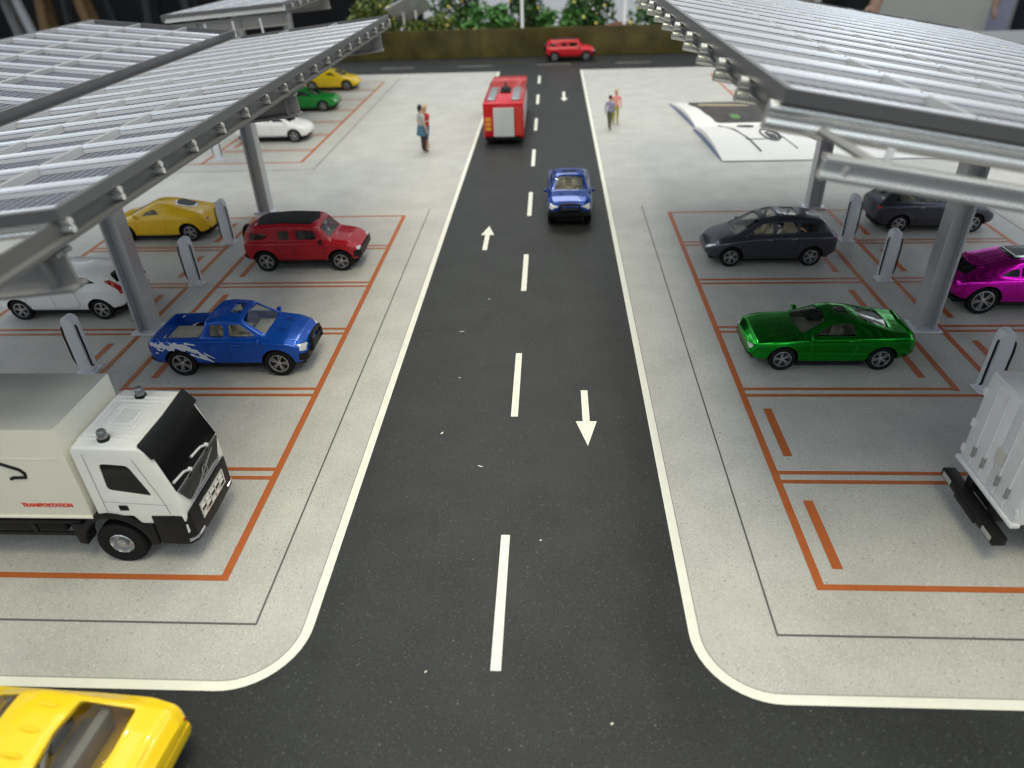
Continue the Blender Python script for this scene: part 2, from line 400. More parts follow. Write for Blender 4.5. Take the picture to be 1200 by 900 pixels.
# ------------------------------------------------------------------ car bodies
class Loft:
    """car body: cross-sections along x with sill, belt and roof"""
    def __init__(s, st, sig=.05, shoulder=.05, axles=(1.3, -1.3), flare=.022):
        s.axles = axles; s.flare = flare
        s.st = st; s.x0, s.x1 = st[0][0], st[-1][0]; s.sh = shoulder
        n = 500; s.n = n; s.tab = []
        xs = [s.x0 + (s.x1 - s.x0)*i/n for i in range(n + 1)]
        raw = [s.lin(x) for x in xs]; h = (s.x1 - s.x0)/n; k = max(1, int(2.2*sig/h))
        w = [math.exp(-.5*(j*h/sig)**2) for j in range(-k, k + 1)]
        for i in range(n + 1):
            acc = [0]*6; tw = 0
            kk = min(k, i, n - i)
            for j in range(-kk, kk + 1):
                ww = w[j + k]; tw += ww
                for q in range(6): acc[q] += raw[i + j][q]*ww
            s.tab.append([a/tw for a in acc])
        s.cache = {}
    def lin(s, x):
        st = s.st
        for i in range(len(st) - 1):
            if x <= st[i + 1][0] or i == len(st) - 2:
                a, b = st[i], st[i + 1]; t = 0 if b[0] == a[0] else (x - a[0])/(b[0] - a[0]); t = min(1, max(0, t))
                return [a[q + 1] + (b[q + 1] - a[q + 1])*t for q in range(6)]
    def par(s, x):
        t = (x - s.x0)/(s.x1 - s.x0)*s.n; t = min(max(t, 0), s.n - 1e-6); i = int(t); f = t - i
        return [a + (b - a)*f for a, b in zip(s.tab[i], s.tab[i + 1])]
    def prof(s, x):
        key = round(x, 4)
        if key in s.cache: return s.cache[key]
        zs, zb, zr, ws, wb, wr = s.par(x); h = zr - zb
        fl = sum(math.exp(-((x - a)/.36)**2) for a in s.axles)*s.flare; sk = fl/max(s.flare, 1e-6)*.012
        pts = [(0, zs), (ws*.85, zs), (ws, zs + .05), (max(ws, wb) + .004 + fl, zs + .36*(zb - zs)), (max(ws, wb) + .010 + fl*.9, zs + .66*(zb - zs)), (wb + .012 + fl*.4, zb - .085), (wb - s.sh*.3, zb - .005), (wb - s.sh - .02, zb + .03*min(1, h*4) + .004),
               (wr + .01, zb + .86*h), (wr - .07, zr - .02*min(1, h*3)), (wr*.5, zr + .012), (0, zr + .018)]
        for _ in range(2):
            q = [pts[0]]; e = .20 if _ == 0 else .25
            for i in range(len(pts) - 1):
                a, c = pts[i], pts[i + 1]
                q.append((a[0]*(1 - e) + c[0]*e, a[1]*(1 - e) + c[1]*e)); q.append((a[0]*e + c[0]*(1 - e), a[1]*e + c[1]*(1 - e)))
            q.append(pts[-1]); pts = q
        s.cache[key] = pts
        return pts
    def side(s, x, z):
        p = s.prof(min(max(x, s.x0), s.x1)); best = 0
        for i in range(3, len(p) - 1):
            a, c = p[i], p[i + 1]
            if (a[1] - z)*(c[1] - z) <= 0 and a[1] != c[1]:
                return a[0] + (c[0] - a[0])*(z - a[1])/(c[1] - a[1])
        return 0 if z > p[-1][1] else p[3][0]
    def top(s, x, y):
        p = s.prof(min(max(x, s.x0), s.x1)); y = abs(y)
        for i in range(len(p) - 1, 3, -1):
            a, c = p[i], p[i - 1]
            if a[0] <= y <= c[0]: return a[1] + (c[1] - a[1])*(y - a[0])/max(1e-6, c[0] - a[0])
        return p[4][1]
    def nose(s, y, z, d):
        """x of the front (d=1) or rear (d=-1) skin at y, z"""
        y = abs(y); xe = s.x1 if d > 0 else s.x0
        ok = lambda x: s.side(x, z) >= y and s.prof(x)[0][1] - .02 <= z <= s.prof(x)[-1][1]
        if ok(xe): return xe
        c = xe - d*1.7
        st = 85
        for i in range(1, st + 1):
            x = xe - d*1.7*i/st
            if ok(x): 
                lo, hi = x, x + d*1.7/st
                for _ in range(8):
                    m = (lo + hi)/2
                    if ok(m): lo = m
                    else: hi = m
                return lo
        return c
    def body(s, n=84):
        b = MB(); rows = []
        xs = [s.x0 + (s.x1 - s.x0)*(.5 - .5*cos(pi*i/n)*(.55) - .5*.45*(1 - 2*i/n)) for i in range(n + 1)]
        xs = sorted(set([round(min(max(x, s.x0), s.x1), 5) for x in xs]))
        def ring(x, k=1., xx=None):
            p = s.prof(x); cz = (p[0][1] + p[-1][1])/2; xx = x if xx is None else xx
            r = [(xx, y*k, cz + (z - cz)*k) for y, z in p]
            return r + [(xx, -y*k, cz + (z - cz)*k) for y, z in p[-2:0:-1]]
        rows.append(ring(s.x0, .80, s.x0 - .028)); rows.append(ring(s.x0, .94, s.x0 - .018))
        rows += [ring(x) for x in xs]
        rows.append(ring(s.x1, .94, s.x1 + .018)); rows.append(ring(s.x1, .80, s.x1 + .028))
        m = len(rows[0]); vs = [p for r in rows for p in r]; fs = []
        for i in range(len(rows) - 1):
            for k in range(m): fs.append((i*m + k, i*m + (k + 1) % m, (i + 1)*m + (k + 1) % m, (i + 1)*m + k))
        fs += [list(range(m)), [(len(rows) - 1)*m + k for k in range(m)][::-1]]
        b.add(vs, fs); return b
    def cavity(s, xa, xb, zc, d=.07, n=24):
        b = MB(); rows = []; K = 12
        for i in range(n + 1):
            x = xa + (xb - xa)*i/n; zr = s.prof(x)[-1][1] - d
            zr = max(zr, zc + .08); r = []
            for k in range(K + 1):
                z = zc + (zr - zc)*k/K; r.append((max(.06, min(s.side(x, z), s.side(x, zr - .02)*1.0 + 1) - d), z))
            r = [(0, zc)] + r[:-1] + [(r[-2][0]*.9, zr - .005), (0, zr)]
            rows.append([(x, y, z) for y, z in r] + [(x, -y, z) for y, z in r[-2:0:-1]])
        m = len(rows[0]); vs = [p for r in rows for p in r]; fs = []
        for i in range(n):
            for k in range(m): fs.append((i*m + k, i*m + (k + 1) % m, (i + 1)*m + (k + 1) % m, (i + 1)*m + k))
        fs += [list(range(m)), [n*m + k for k in range(m)][::-1]]
        b.add(vs, fs); return b

def strips(poly, nx=12, ny=5):
    """cover a polygon (monotone in its first coordinate) with a grid of points"""
    xs = [p[0] for p in poly]; xa, xb = min(xs), max(xs); rows = []
    e = (xb - xa)*.002
    for i in range(nx + 1):
        x = xa + e + (xb - xa - 2*e)*i/nx; c = []
        for j in range(len(poly)):
            p, q = poly[j], poly[(j + 1) % len(poly)]
            if (p[0] - x)*(q[0] - x) <= 0 and p[0] != q[0]: c.append(p[1] + (q[1] - p[1])*(x - p[0])/(q[0] - p[0]))
        lo, hi = min(c), max(c)
        rows.append([(x, lo + (hi - lo)*k/ny) for k in range(ny + 1)])
    return rows
def patch(b, poly, fn, off, th=.02, nx=12, ny=5, mi=0):
    """skin patch: fn(u, v, offset) gives the point that far off the skin; closed thin shell"""
    rows = strips(poly, nx, ny)
    A = [[fn(u, v, off) for u, v in r] for r in rows]; B = [[fn(u, v, off - th) for u, v in r] for r in rows]
    n = len(A[0]); m = len(A); vs = [p for r in A for p in r] + [p for r in B for p in r]; N = n*m; fs = []
    for i in range(m - 1):
        for k in range(n - 1):
            q = (i*n + k, i*n + k + 1, (i + 1)*n + k + 1, (i + 1)*n + k); fs.append(q); fs.append([N + t for t in q[::-1]])
    rim = [i*n for i in range(m)] + [(m - 1)*n + k for k in range(1, n)] + [i*n + n - 1 for i in range(m - 2, -1, -1)] + [k for k in range(n - 2, 0, -1)]
    for i in range(len(rim)):
        a, c = rim[i], rim[(i + 1) % len(rim)]; fs.append((a, c, c + N, a + N))
    b.add(vs, fs, mi)

def boolean(o, cutters, mats=None):
    tmp = []
    for k, c in enumerate(cutters):
        co = c.build('cutter', [mats[k] if mats else 'black'], o.parent, smooth=0); tmp.append(co)
        md = o.modifiers.new('cut', 'BOOLEAN'); md.operation = 'DIFFERENCE'; md.solver = 'EXACT'; md.object = co
    dg = bpy.context.evaluated_depsgraph_get(); dg.update()
    me = bpy.data.meshes.new_from_object(o.evaluated_get(dg)); o.modifiers.clear()
    old = o.data; o.data = me; bpy.data.meshes.remove(old)
    for c in tmp:
        d = c.data; bpy.data.objects.remove(c); bpy.data.meshes.remove(d)
    for p in me.polygons: p.use_smooth = True
    me.set_sharp_from_angle(angle=radians(32))

def wheel_meshes(R, w, spokes=5, rim='rim', rr=.66):
    b = MB(); k = R
    b.lathe([(rr*k, -w*.42), (.80*k, -w*.5), (.93*k, -w*.5), (k, -w*.36), (k, w*.36), (.93*k, w*.5), (.80*k, w*.5), (rr*k, w*.42)], 40, closed=True)
    for i in range(36):        # tread blocks
        a = 2*pi*i/36; mx = Matrix.Rotation(a, 4, 'Y')
        b.box(k*.99, k*1.018, -w*.33, w*.33, -.014*k/.38, .014*k/.38, 0, mx)
    ty = b.mesh('wheel', ['tyre'])
    b = MB(); r = rr*k
    b.lathe([(r*1.02, w*.30), (r*1.02, w*.44), (r*.94, w*.46), (r*.90, w*.36), (r*.90, w*.30)], 40, closed=True)
    b.lathe([(r*.95, w*.10), (0.001, w*.10)], 32, mi=1)
    b.lathe([(0.001, w*.44), (r*.17, w*.44), (r*.22, w*.40), (r*.22, w*.2)], 20)
    b.lathe([(r*.9, -w*.3), (0.001, -w*.3)], 24, mi=1)
    for i in range(spokes):
        for da in (-.16, .16):
            a = 2*pi*i/spokes; mx = Matrix.Rotation(a + da, 4, 'Y')
            b.box(r*.16, r*.94, w*.22, w*.40, -.055*r, .055*r, 0, mx)
    return ty, b.mesh('rim', [rim, 'rim_dark'])

def put(name, me, parent, loc=(0, 0, 0), rot=(0, 0, 0)):
    o = bpy.data.objects.new(name, me); COL.objects.link(o); o.parent = parent; o.location = loc; o.rotation_euler = rot
    return o
def wheels(root, fx, rx, y, R, w, spokes=5, rr=.66, rim='rim'):
    ty, ri = wheel_meshes(R, w, spokes, rim, rr)
    for x in (fx, rx):
        for s in (-1, 1):
            a = put('wheel', ty, root, (x, s*y, R), (0, 0, 0 if s > 0 else pi))
            a.rotation_euler[1] = random.uniform(0, 6)
            put('rim', ri, a)

def make_car(name, label, cat, sp, loc, rz, group=None):
    L = sp['loft']; root = thing(name, label, cat, loc, rz, group); pm = sp['paint']
    R, fx, rx = sp['R'], sp['fx'], sp['rx']; wy = sp.get('wy', .70); tw = sp.get('tw', .25)
    body = L.body().build('body', [pm, 'black'], root, smooth=32)
    cuts = []
    for x in (fx, rx):
        for s in (-1, 1):
            c = MB(); ra = R + sp.get('arch', .055)
            c.lathe([(0.0005, 0), (ra, 0), (ra, .62), (0.0005, .62)], 36, c=(x, s*.52 if s > 0 else -.52 - .62, R + .01)); 
            cuts.append(c)
    opening = sp.get('open', True)
    sidef = lambda s: (lambda u, v, o: (u, s*(L.side(u, v) + o), v))
    topf = lambda u, v, o: (u, v, L.top(u, v) + o)
    nosef = lambda d: (lambda u, v, o: (L.nose(u, v, d) + d*o, u, v))
    if opening:
        zc = sp['floor']
        cuts.append(L.cavity(*sp['cabin'], zc))
        for w in sp['side_windows']:
            c = MB(); c.prism(w, 1, -1.5, 1.5); cuts.append(c)
        for w in sp['top_windows']:
            c = MB(); c.prism(w, 2, zc + .30, 3.0); cuts.append(c)
        if 'rear_window' in sp:
            c = MB(); c.prism(sp['rear_window'], 0, sp['cabin'][0] + .3, L.x0 - .5); cuts.append(c)
    cm = ['black' if k < 4 else (sp.get('interior', 'beige') if k == 4 else pm) for k in range(len(cuts))]
    cuts += sp.get('cuts', []); cm += [pm]*len(sp.get('cuts', []))
    boolean(body, cuts, cm)
    gl = sp.get('glass', 'glass')
    off = -.012 if opening else .008
    for w in sp['side_windows']:
        for s in (-1, 1):
            b = MB(); patch(b, w, sidef(s), off, .014, 12, 4); b.build('side_window', [gl], root, 40)
    for i, w in enumerate(sp['top_windows']):
        b = MB(); patch(b, w, topf, off, .014, 8, 12); b.build(sp['top_names'][i], [gl], root, 40)
    if 'rear_window' in sp:
        b = MB(); patch(b, sp['rear_window'], nosef(-1), off, .014, 12, 4); b.build('rear_window', [gl], root, 40)
    # interior
    if opening:
        im = sp.get('interior', 'beige'); xa, xb = sp['cabin']; zc = sp['floor']; sx = sp['seat_x']
        for s in (-1, 1):
            b = MB(); b.box(sx - .25, sx + .22, s*.34 - .24, s*.34 + .24, zc - .02, zc + .16)
            mx = Matrix.Translation((sx - .22, s*.34, zc + .12)) @ Matrix.Rotation(-.18, 4, 'Y'); b.box(-.07, .07, -.22, .22, 0, .40, 0, mx)
            b.box(-.05, .05, -.10, .10, .41, .52, 0, mx)
            b.build('seat', [im], root, 40, .03)
        if sp.get('bench') is not None:
            bx = sp['bench']; b = MB(); b.box(bx - .22, bx + .22, -.60, .60, zc - .02, zc + .15)
            mx = Matrix.Translation((bx - .2, 0, zc + .12)) @ Matrix.Rotation(-.18, 4, 'Y'); b.box(-.07, .07, -.58, .58, 0, .38, 0, mx)
            b.build('rear_bench', [im], root, 40, .03)
        b = MB(); b.box(xb - sp.get('dash', .45), xb - .02, -.62, .62, zc - .02, min(L.prof(xb - .03)[-1][1] - .10, zc + .27)); b.build('dashboard', [sp.get('dashm', im)], root, 40, .03)
        b = MB(); c0 = Vector((xb - sp.get('dash', .45) - .06, .34, zc + .28)); pts = []
        for k in range(16):
            a = 2*pi*k/16; pts.append(c0 + Vector((.05*sin(a), .13*cos(a), .12*sin(a))))
        b.tube(pts, .018, 6, closed=True); b.build('steering_wheel', ['black'], root)
    # chassis, bumpers, lamps
    b = MB(); zs = sp['sill']; b.box(L.x0 + .12, L.x1 - .14, -.50, .50, R*.55, zs + .03); b.box(rx + R + .04, fx - R - .04, -wy - .04, wy + .04, zs - .09, zs + .02)
    b.build('chassis', ['black'], root, 40, .015)
    for (nm, d, z0, z1, y1, o, mt) in sp.get('bumpers', []):
        b = MB()
        patch(b, [(-y1, z0), (y1, z0), (y1, z1), (-y1, z1)], nosef(d), o, o + .06, 26, 3)
        b.build(nm, [mt], root, 50)
    for (nm, d, poly, o, mt) in sp.get('ends', []):
        b = MB(); patch(b, poly, nosef(d), o, .03, 14, 4); b.build(nm, [mt], root, 40)
    for (nm, d, poly, o, mt) in sp.get('end_pairs', []):
        for s in (-1, 1):
            b = MB(); patch(b, [(s*u, v) for u, v in poly], nosef(d), o, .03, 10, 4); b.build(nm, [mt], root, 40)
    for (nm, poly, o, mt) in sp.get('sides', []):
        for s in (-1, 1):
            b = MB(); patch(b, poly, sidef(s), o, .03, 14, 3); b.build(nm, [mt], root, 40)
    for (nm, poly, o, mt) in sp.get('tops', []):
        b = MB(); patch(b, poly, topf, o, .03, 14, 10); b.build(nm, [mt], root, 40)
    # door seams cut as dark lines, one door per side and row
    for poly in sp.get('doors', []):
        for s in (-1, 1):
            b = MB(); pts = []
            for i in range(len(poly) - 1):
                p, q = poly[i], poly[i + 1]
                for k in range(8): pts.append((p[0] + (q[0] - p[0])*k/8, p[1] + (q[1] - p[1])*k/8))
            pts.append(poly[-1])
            b.tube([(u, s*(L.side(u, v) - .001), v) for u, v in pts], .0075, 5); b.build('door_seam', [sp.get('seam', 'black')], root)
    for (x, z) in sp.get('handles', []):
        for s in (-1, 1):
            b = MB(); b.tube([(x - .09, s*(L.side(x - .09, z) + .004), z), (x - .05, s*(L.side(x, z) + .022), z), (x + .05, s*(L.side(x, z) + .022), z), (x + .09, s*(L.side(x + .09, z) + .004), z)], .013, 6)
            b.build('door_handle', [sp.get('handle_m', pm)], root)
    if 'mirror' in sp:
        x, z = sp['mirror']
        for s in (-1, 1):
            y = L.side(x, z - .02); b = MB(); b.box(x - .05, x + .06, s*(y + .02), s*(y + .16), z - .01, z + .10); b.box(x - .02, x + .03, s*(y - .03), s*(y + .04), z, z + .03)
            b.build('mirror', [sp.get('mirror_m', pm)], root, 50, .025)
    wheels(root, fx, rx, wy, R, tw, sp.get('spokes', 5), sp.get('rr', .66))
    return root, L, sidef, topf, nosef

def R_(p, r=.05): return rounded(p, r, 3)

# --- pickup
Lp = Loft([(-2.10, .44, 1.00, 1.02, .74, .76, .66), (-2.0, .36, 1.06, 1.08, .80, .83, .74), (-.72, .34, 1.08, 1.10, .82, .85, .76), (-.62, .34, 1.08, 1.14, .82, .85, .74),
           (-.50, .34, 1.08, 1.58, .82, .85, .64), (-.05, .34, 1.08, 1.65, .82, .85, .62), (.42, .34, 1.08, 1.60, .82, .85, .60), (1.05, .34, 1.05, 1.15, .82, .85, .70),
           (1.55, .34, 1.00, 1.08, .82, .85, .68), (1.90, .36, .88, .97, .80, .81, .62), (2.06, .44, .78, .84, .70, .68, .48)], .045)
bedc = MB(); bedc.box(-1.98, -.74, -.66, .66, .72, 2.0)
pickup = dict(loft=Lp, paint='p_blue', R=.385, fx=1.315, rx=-1.315, sill=.34, floor=.72, cabin=(-.50, .92), glass='glass', interior='beige', dashm='greyint', seat_x=.12, bench=-.25, wy=.715,
    side_windows=[R_([(-.40, 1.15), (.0, 1.15), (.0, 1.46), (-.36, 1.46)]), R_([(.12, 1.15), (.82, 1.15), (.74, 1.23), (.44, 1.45), (.12, 1.47)])],
    top_windows=[R_([(.50, -.52), (1.04, -.60), (1.07, 0), (1.04, .60), (.50, .52), (.47, 0)], .04), R_([(.10, -.30), (.36, -.28), (.36, .28), (.10, .30)])], top_names=['windshield', 'sunroof'],
    rear_window=R_([(-.48, 1.20), (.48, 1.20), (.46, 1.45), (-.46, 1.45)]), cuts=[bedc],
    bumpers=[('front_bumper', 1, .38, .66, .81, .05, 'black'), ('rear_bumper', -1, .36, .58, .82, .04, 'black')],
    ends=[('grille', 1, [(-.42, .66), (.42, .66), (.42, .84), (-.42, .84)], .02, 'black')],
    end_pairs=[('headlight', 1, R_([(.44, .70), (.80, .74), (.76, .92), (.44, .84)], .04), .012, 'lamp'), ('taillight', -1, R_([(.62, .72), (.79, .72), (.79, .98), (.62, .98)], .03), .012, 'red_lamp')],
    doors=[[(.06, 1.05), (.06, .42), (.95, .40), (1.00, .62), (.98, 1.03)], [(-.50, 1.06), (-.46, .62), (-.40, .45), (.06, .42)]], handles=[(.28, .98)], mirror=(.90, 1.06))
PK, L, sidef, topf, nosef = make_car('pickup_truck', 'blue pickup with white splash decal parked beside the left canopy post', 'pickup', pickup, (-8.5, 16.52, 0), 0, 'parked model cars')
# bed liner, roof ribs, bull bar, hood vents, splash decal
b = MB(); b.box(-1.97, -.75, -.655, .655, .70, .735)
for k in range(13): b.box(-1.95, -.77, -.60 + k*.1 - .022, -.60 + k*.1 + .022, .735, .755)
b.build('bed_liner', ['bed'], PK, 30)
b = MB()
for k in range(9):
    y = -.42 + k*.105; b.tube([(-.38, y, Lp.top(-.38, y) - .004), (-.2, y, Lp.top(-.2, y) - .002), (.04, y, Lp.top(.04, y) - .004)], .016, 6)
b.build('roof_rib', ['p_blue'], PK)
b = MB(); b.tube([(2.02, -.42, .55), (2.16, -.40, .62), (2.14, -.36, .92), (2.13, 0, .95), (2.14, .36, .92), (2.16, .40, .62), (2.02, .42, .55)], .055, 8)
b.tube([(2.15, -.38, .74), (2.17, 0, .75), (2.15, .38, .74)], .045, 8); b.box(2.04, 2.12, -.40, .40, .52, .66)
b.build('bull_bar', ['black'], PK, 40)
b = MB()
for s in (-1, 1):
    for k in range(4): patch(b, [(1.30 + .05*k, s*.30 - .10), (1.33 + .05*k, s*.30 - .10), (1.36 + .05*k, s*.30 + .10), (1.33 + .05*k, s*.30 + .10)], topf, .006, .015, 3, 4)
b.build('hood_vent', ['p_navy'], PK)
for s in (-1, 1):
    b = MB(); rnd = random.Random(3)
    for (x0, z0, x1, z1, w0, w1) in [(-2.02, 1.00, -1.62, .93, .07, .14), (-1.74, .97, -1.30, .92, .15, .12), (-1.40, .97, -.95, .86, .12, .09), (-1.05, .90, -.72, .74, .09, .07), (-.90, .82, -.55, .60, .08, .05),
                                     (-.75, .66, -.40, .44, .07, .03), (-.98, .70, -.60, .52, .05, .03), (-1.08, 1.02, -.78, .97, .04, .02), (-.62, .74, -.36, .56, .04, .02), (-.62, .58, -.48, .46, .05, .02), (-1.86, .86, -1.70, .80, .05, .03), (-1.92, .74, -1.84, .72, .025, .02)]:
        n = 9; up = []; dn = []
        for i in range(n + 1):
            t = i/n; x = x0 + (x1 - x0)*t; z = z0 + (z1 - z0)*t; w = (w0 + (w1 - w0)*t)*.78
            e = .35 if i in (0, n) else 1
            up.append((x, z + w*e*rnd.uniform(.45, 1.35))); dn.append((x, z - w*e*rnd.uniform(.35, 1.4)))
        patch(b, up + dn[::-1], sidef(s), .006, .012, 18, 2)
    b.build('splash_decal', ['decal'], PK, 40)
# --- red off-roader with black roof
Lr = Loft([(-1.98, .48, 1.00, 1.28, .78, .80, .60), (-1.86, .42, 1.05, 1.50, .82, .85, .66), (-1.55, .36, 1.06, 1.62, .82, .86, .72), (-.5, .36, 1.06, 1.68, .82, .86, .74),
           (.52, .36, 1.06, 1.64, .82, .86, .72), (.68, .36, 1.05, 1.56, .82, .86, .70), (1.02, .36, 1.02, 1.13, .82, .86, .72), (1.65, .36, .96, 1.04, .82, .85, .68), (1.90, .42, .84, .92, .78, .79, .6), (1.97, .48, .76, .82, .72, .72, .5)], .05, .04)
redsuv = dict(loft=Lr, paint='p_red', R=.365, fx=1.31, rx=-1.31, sill=.36, floor=.74, cabin=(-1.70, .92), glass='glass_dim', interior='greyint', seat_x=.15, bench=-.65, arch=.085, wy=.72,
    side_windows=[R_([(-.12, 1.14), (.56, 1.14), (.52, 1.44), (-.12, 1.46)]), R_([(-.74, 1.15), (-.36, 1.14), (-.36, 1.45), (-.74, 1.45)]), R_([(-1.78, 1.12), (-1.30, 1.16), (-1.12, 1.26), (-1.20, 1.36), (-1.72, 1.38)])],
    top_windows=[R_([(.70, -.60), (1.00, -.66), (1.02, 0), (1.00, .66), (.70, .60), (.69, 0)], .04)], top_names=['windshield'],
    rear_window=R_([(-.55, 1.14), (.55, 1.14), (.50, 1.40), (-.50, 1.40)]),
    bumpers=[('front_bumper', 1, .42, .76, .83, .07, 'black'), ('rear_bumper', -1, .44, .64, .83, .07, 'black')],
    ends=[('grille', 1, [(-.50, .72), (.50, .72), (.48, .80), (-.48, .80)], .03, 'black')],
    end_pairs=[('headlight', 1, R_([(.52, .74), (.78, .76), (.76, .86), (.52, .84)], .03), .02, 'lamp'), ('taillight', -1, R_([(.66, .86), (.79, .86), (.79, 1.04), (.66, 1.04)], .03), .012, 'red_lamp')],
    tops=[('roof', R_([(-1.52, -.60), (.50, -.62), (.58, 0), (.50, .62), (-1.52, .60), (-1.58, 0)], .06), .018, 'black')],
    doors=[[(-.24, 1.1), (-.24, .44), (.78, .42), (.80, 1.02)], [(-.82, 1.12), (-.80, .70), (-.70, .45), (-.24, .44)]], handles=[(-.08, 1.0)], mirror=(.72, 1.06), mirror_m='black')
RS, L, sidef, topf, nosef = make_car('off_road_car', 'red off-roader with black roof parked beside the left canopy', 'car', redsuv, (-8.53, 23.3, 0), 0, 'parked model cars')
b = MB(); b.lathe([(.10, -.09), (.30, -.10), (.35, -.05), (.35, .05), (.30, .10), (.001, .10)], 28, 'X', c=(-2.10, .05, 1.06)); b.build('spare_wheel', ['black'], RS)
b = MB()
for k in range(5): b.tube([(-1.2, -.4 + k*.2, Lr.top(-1.2, -.4 + k*.2) + .014), (.3, -.4 + k*.2, Lr.top(.3, -.4 + k*.2) + .014)], .014, 6)
b.build('roof_rib', ['black'], RS)
# --- grey people carrier
Lg = Loft([(-2.10, .46, .95, 1.02, .72, .74, .60), (-2.06, .42, .99, 1.07, .76, .78, .62), (-1.93, .34, 1.04, 1.16, .81, .83, .62), (-1.62, .29, 1.06, 1.50, .83, .86, .60), (-1.05, .27, 1.06, 1.61, .83, .87, .62), (-.1, .27, 1.04, 1.65, .83, .87, .62),
           (.42, .27, 1.00, 1.53, .83, .86, .60), (1.25, .27, .93, 1.03, .83, .86, .66), (1.72, .29, .83, .90, .81, .83, .62), (1.98, .33, .70, .76, .73, .74, .54), (2.10, .40, .60, .65, .60, .60, .44)], .06)
wagon = dict(loft=Lg, paint='p_grey', R=.34, fx=1.305, rx=-1.305, sill=.27, floor=.68, cabin=(-1.75, 1.05), glass='glass', interior='beige', dashm='greyint', seat_x=.25, bench=-.55, wy=.735, tw=.22,
    side_windows=[R_([(.02, 1.12), (.78, 1.08), (.66, 1.20), (.34, 1.42), (.02, 1.47)]), R_([(-.76, 1.14), (-.08, 1.12), (-.08, 1.48), (-.72, 1.47)]), R_([(-1.62, 1.17), (-.86, 1.15), (-.84, 1.46), (-1.40, 1.42)])],
    top_windows=[R_([(.46, -.50), (1.20, -.62), (1.27, 0), (1.20, .62), (.46, .50), (.41, 0)], .05), R_([(-.10, -.42), (.24, -.42), (.26, 0), (.24, .42), (-.10, .42)], .05), R_([(-.80, -.40), (-.34, -.40), (-.34, .40), (-.80, .40)], .05)], top_names=['windshield', 'sunroof', 'roof_window'],
    rear_window=R_([(-.56, 1.14), (.56, 1.14), (.48, 1.42), (-.48, 1.42)], .08),
    bumpers=[('rear_bumper', -1, .40, .56, .70, .02, 'black')],
    ends=[('grille', 1, R_([(-.34, .47), (.34, .47), (.40, .55), (-.40, .55)], .03), .012, 'black'), ('lower_grille', 1, R_([(-.42, .40), (.42, .40), (.46, .45), (-.46, .45)], .02), .014, 'black')],
    end_pairs=[('headlight', 1, R_([(.44, .58), (.60, .62), (.78, .76), (.74, .80), (.50, .68)], .03), .012, 'lamp'), ('taillight', -1, R_([(.56, .86), (.76, .88), (.80, 1.02), (.60, 1.00)], .03), .014, 'red_lamp')],
    doors=[[(-.03, 1.08), (-.03, .36), (.90, .34), (1.0, .6), (.92, 1.0)], [(-.82, 1.1), (-.80, .74), (-.68, .40), (-.03, .36)]], handles=[(.12, .96), (-.66, .98)], mirror=(.86, 1.03),
    sides=[('sill_trim', [(-.88, .29), (.88, .29), (.88, .33), (-.88, .33)], .008, 'alu_dark')], handle_m='alu_dark')
GW, L, sidef, topf, nosef = make_car('estate_car', 'slate grey estate car parked beside the road under the right canopy', 'car', wagon, (7.31, 23.35, 0), pi, 'parked model cars')
GW2 = copy_tree(GW); GW2.location = (13.9, 26.2, 0); GW2.rotation_euler.z = 0
GW2['label'] = 'slate grey estate car partly behind the right canopy post and rafter'
# --- green coupe
Lc = Loft([(-2.03, .44, .82, .88, .70, .72, .58), (-1.88, .34, .93, .99, .80, .82, .66), (-1.45, .24, .97, 1.04, .83, .86, .66), (-.55, .22, .92, 1.29, .83, .86, .54), (-.12, .22, .91, 1.35, .82, .85, .53), (.18, .22, .90, 1.30, .82, .84, .53),
           (.88, .22, .88, .96, .82, .84, .66), (1.5, .24, .85, .91, .82, .84, .66), (1.92, .30, .78, .83, .79, .79, .60), (2.08, .40, .64, .69, .68, .66, .48)], .045, .035, (1.25, -1.25), .04)
coupe = dict(loft=Lc, paint='p_green', R=.335, fx=1.235, rx=-1.235, sill=.22, floor=.55, cabin=(-1.30, .78), glass='glass_dim', interior='greyint', seat_x=.08, bench=-.62, wy=.735, tw=.23,
    side_windows=[R_([(-.52, .985), (.50, .97), (.40, 1.04), (.12, 1.19), (-.20, 1.235), (-.48, 1.20)], .05)],
    top_windows=[R_([(.24, -.47), (.80, -.62), (.89, 0), (.80, .62), (.24, .47), (.18, 0)], .04), R_([(-.42, -.26), (-.08, -.24), (-.08, .24), (-.42, .26)], .05), R_([(-1.38, -.50), (-.70, -.40), (-.66, 0), (-.70, .40), (-1.38, .50), (-1.44, 0)], .05)], top_names=['windshield', 'sunroof', 'rear_window'],
    bumpers=[('front_bumper', 1, .36, .46, .72, .03, 'black'), ('rear_bumper', -1, .38, .52, .72, .02, 'black')],
    ends=[('grille', 1, R_([(-.40, .52), (.40, .52), (.42, .66), (-.42, .66)], .03), .012, 'black')],
    end_pairs=[('headlight', 1, R_([(.48, .58), (.72, .60), (.72, .71), (.48, .68)], .03), .012, 'lamp'), ('taillight', -1, R_([(.44, .66), (.74, .66), (.74, .82), (.44, .82)], .03), .012, 'red_lamp')],
    doors=[[(-.58, .95), (-.54, .60), (-.40, .30), (.56, .28), (.58, .92)]], handles=[(-.40, .88)], mirror=(.58, .92), seam='p_fgreen',
    sides=[('quarter_window', R_([(-1.02, 1.02), (-.70, 1.00), (-.66, 1.09), (-.98, 1.07)], .02), .006, 'p_green'), ('side_crease', [(-.95, .415), (.85, .42), (.85, .44), (-.95, .435)], .012, 'p_green')])
GC, L, sidef, topf, nosef = make_car('coupe', 'metallic green muscle coupe parked beside the right canopy post', 'car', coupe, (7.18, 16.78, 0), pi, 'parked model cars')
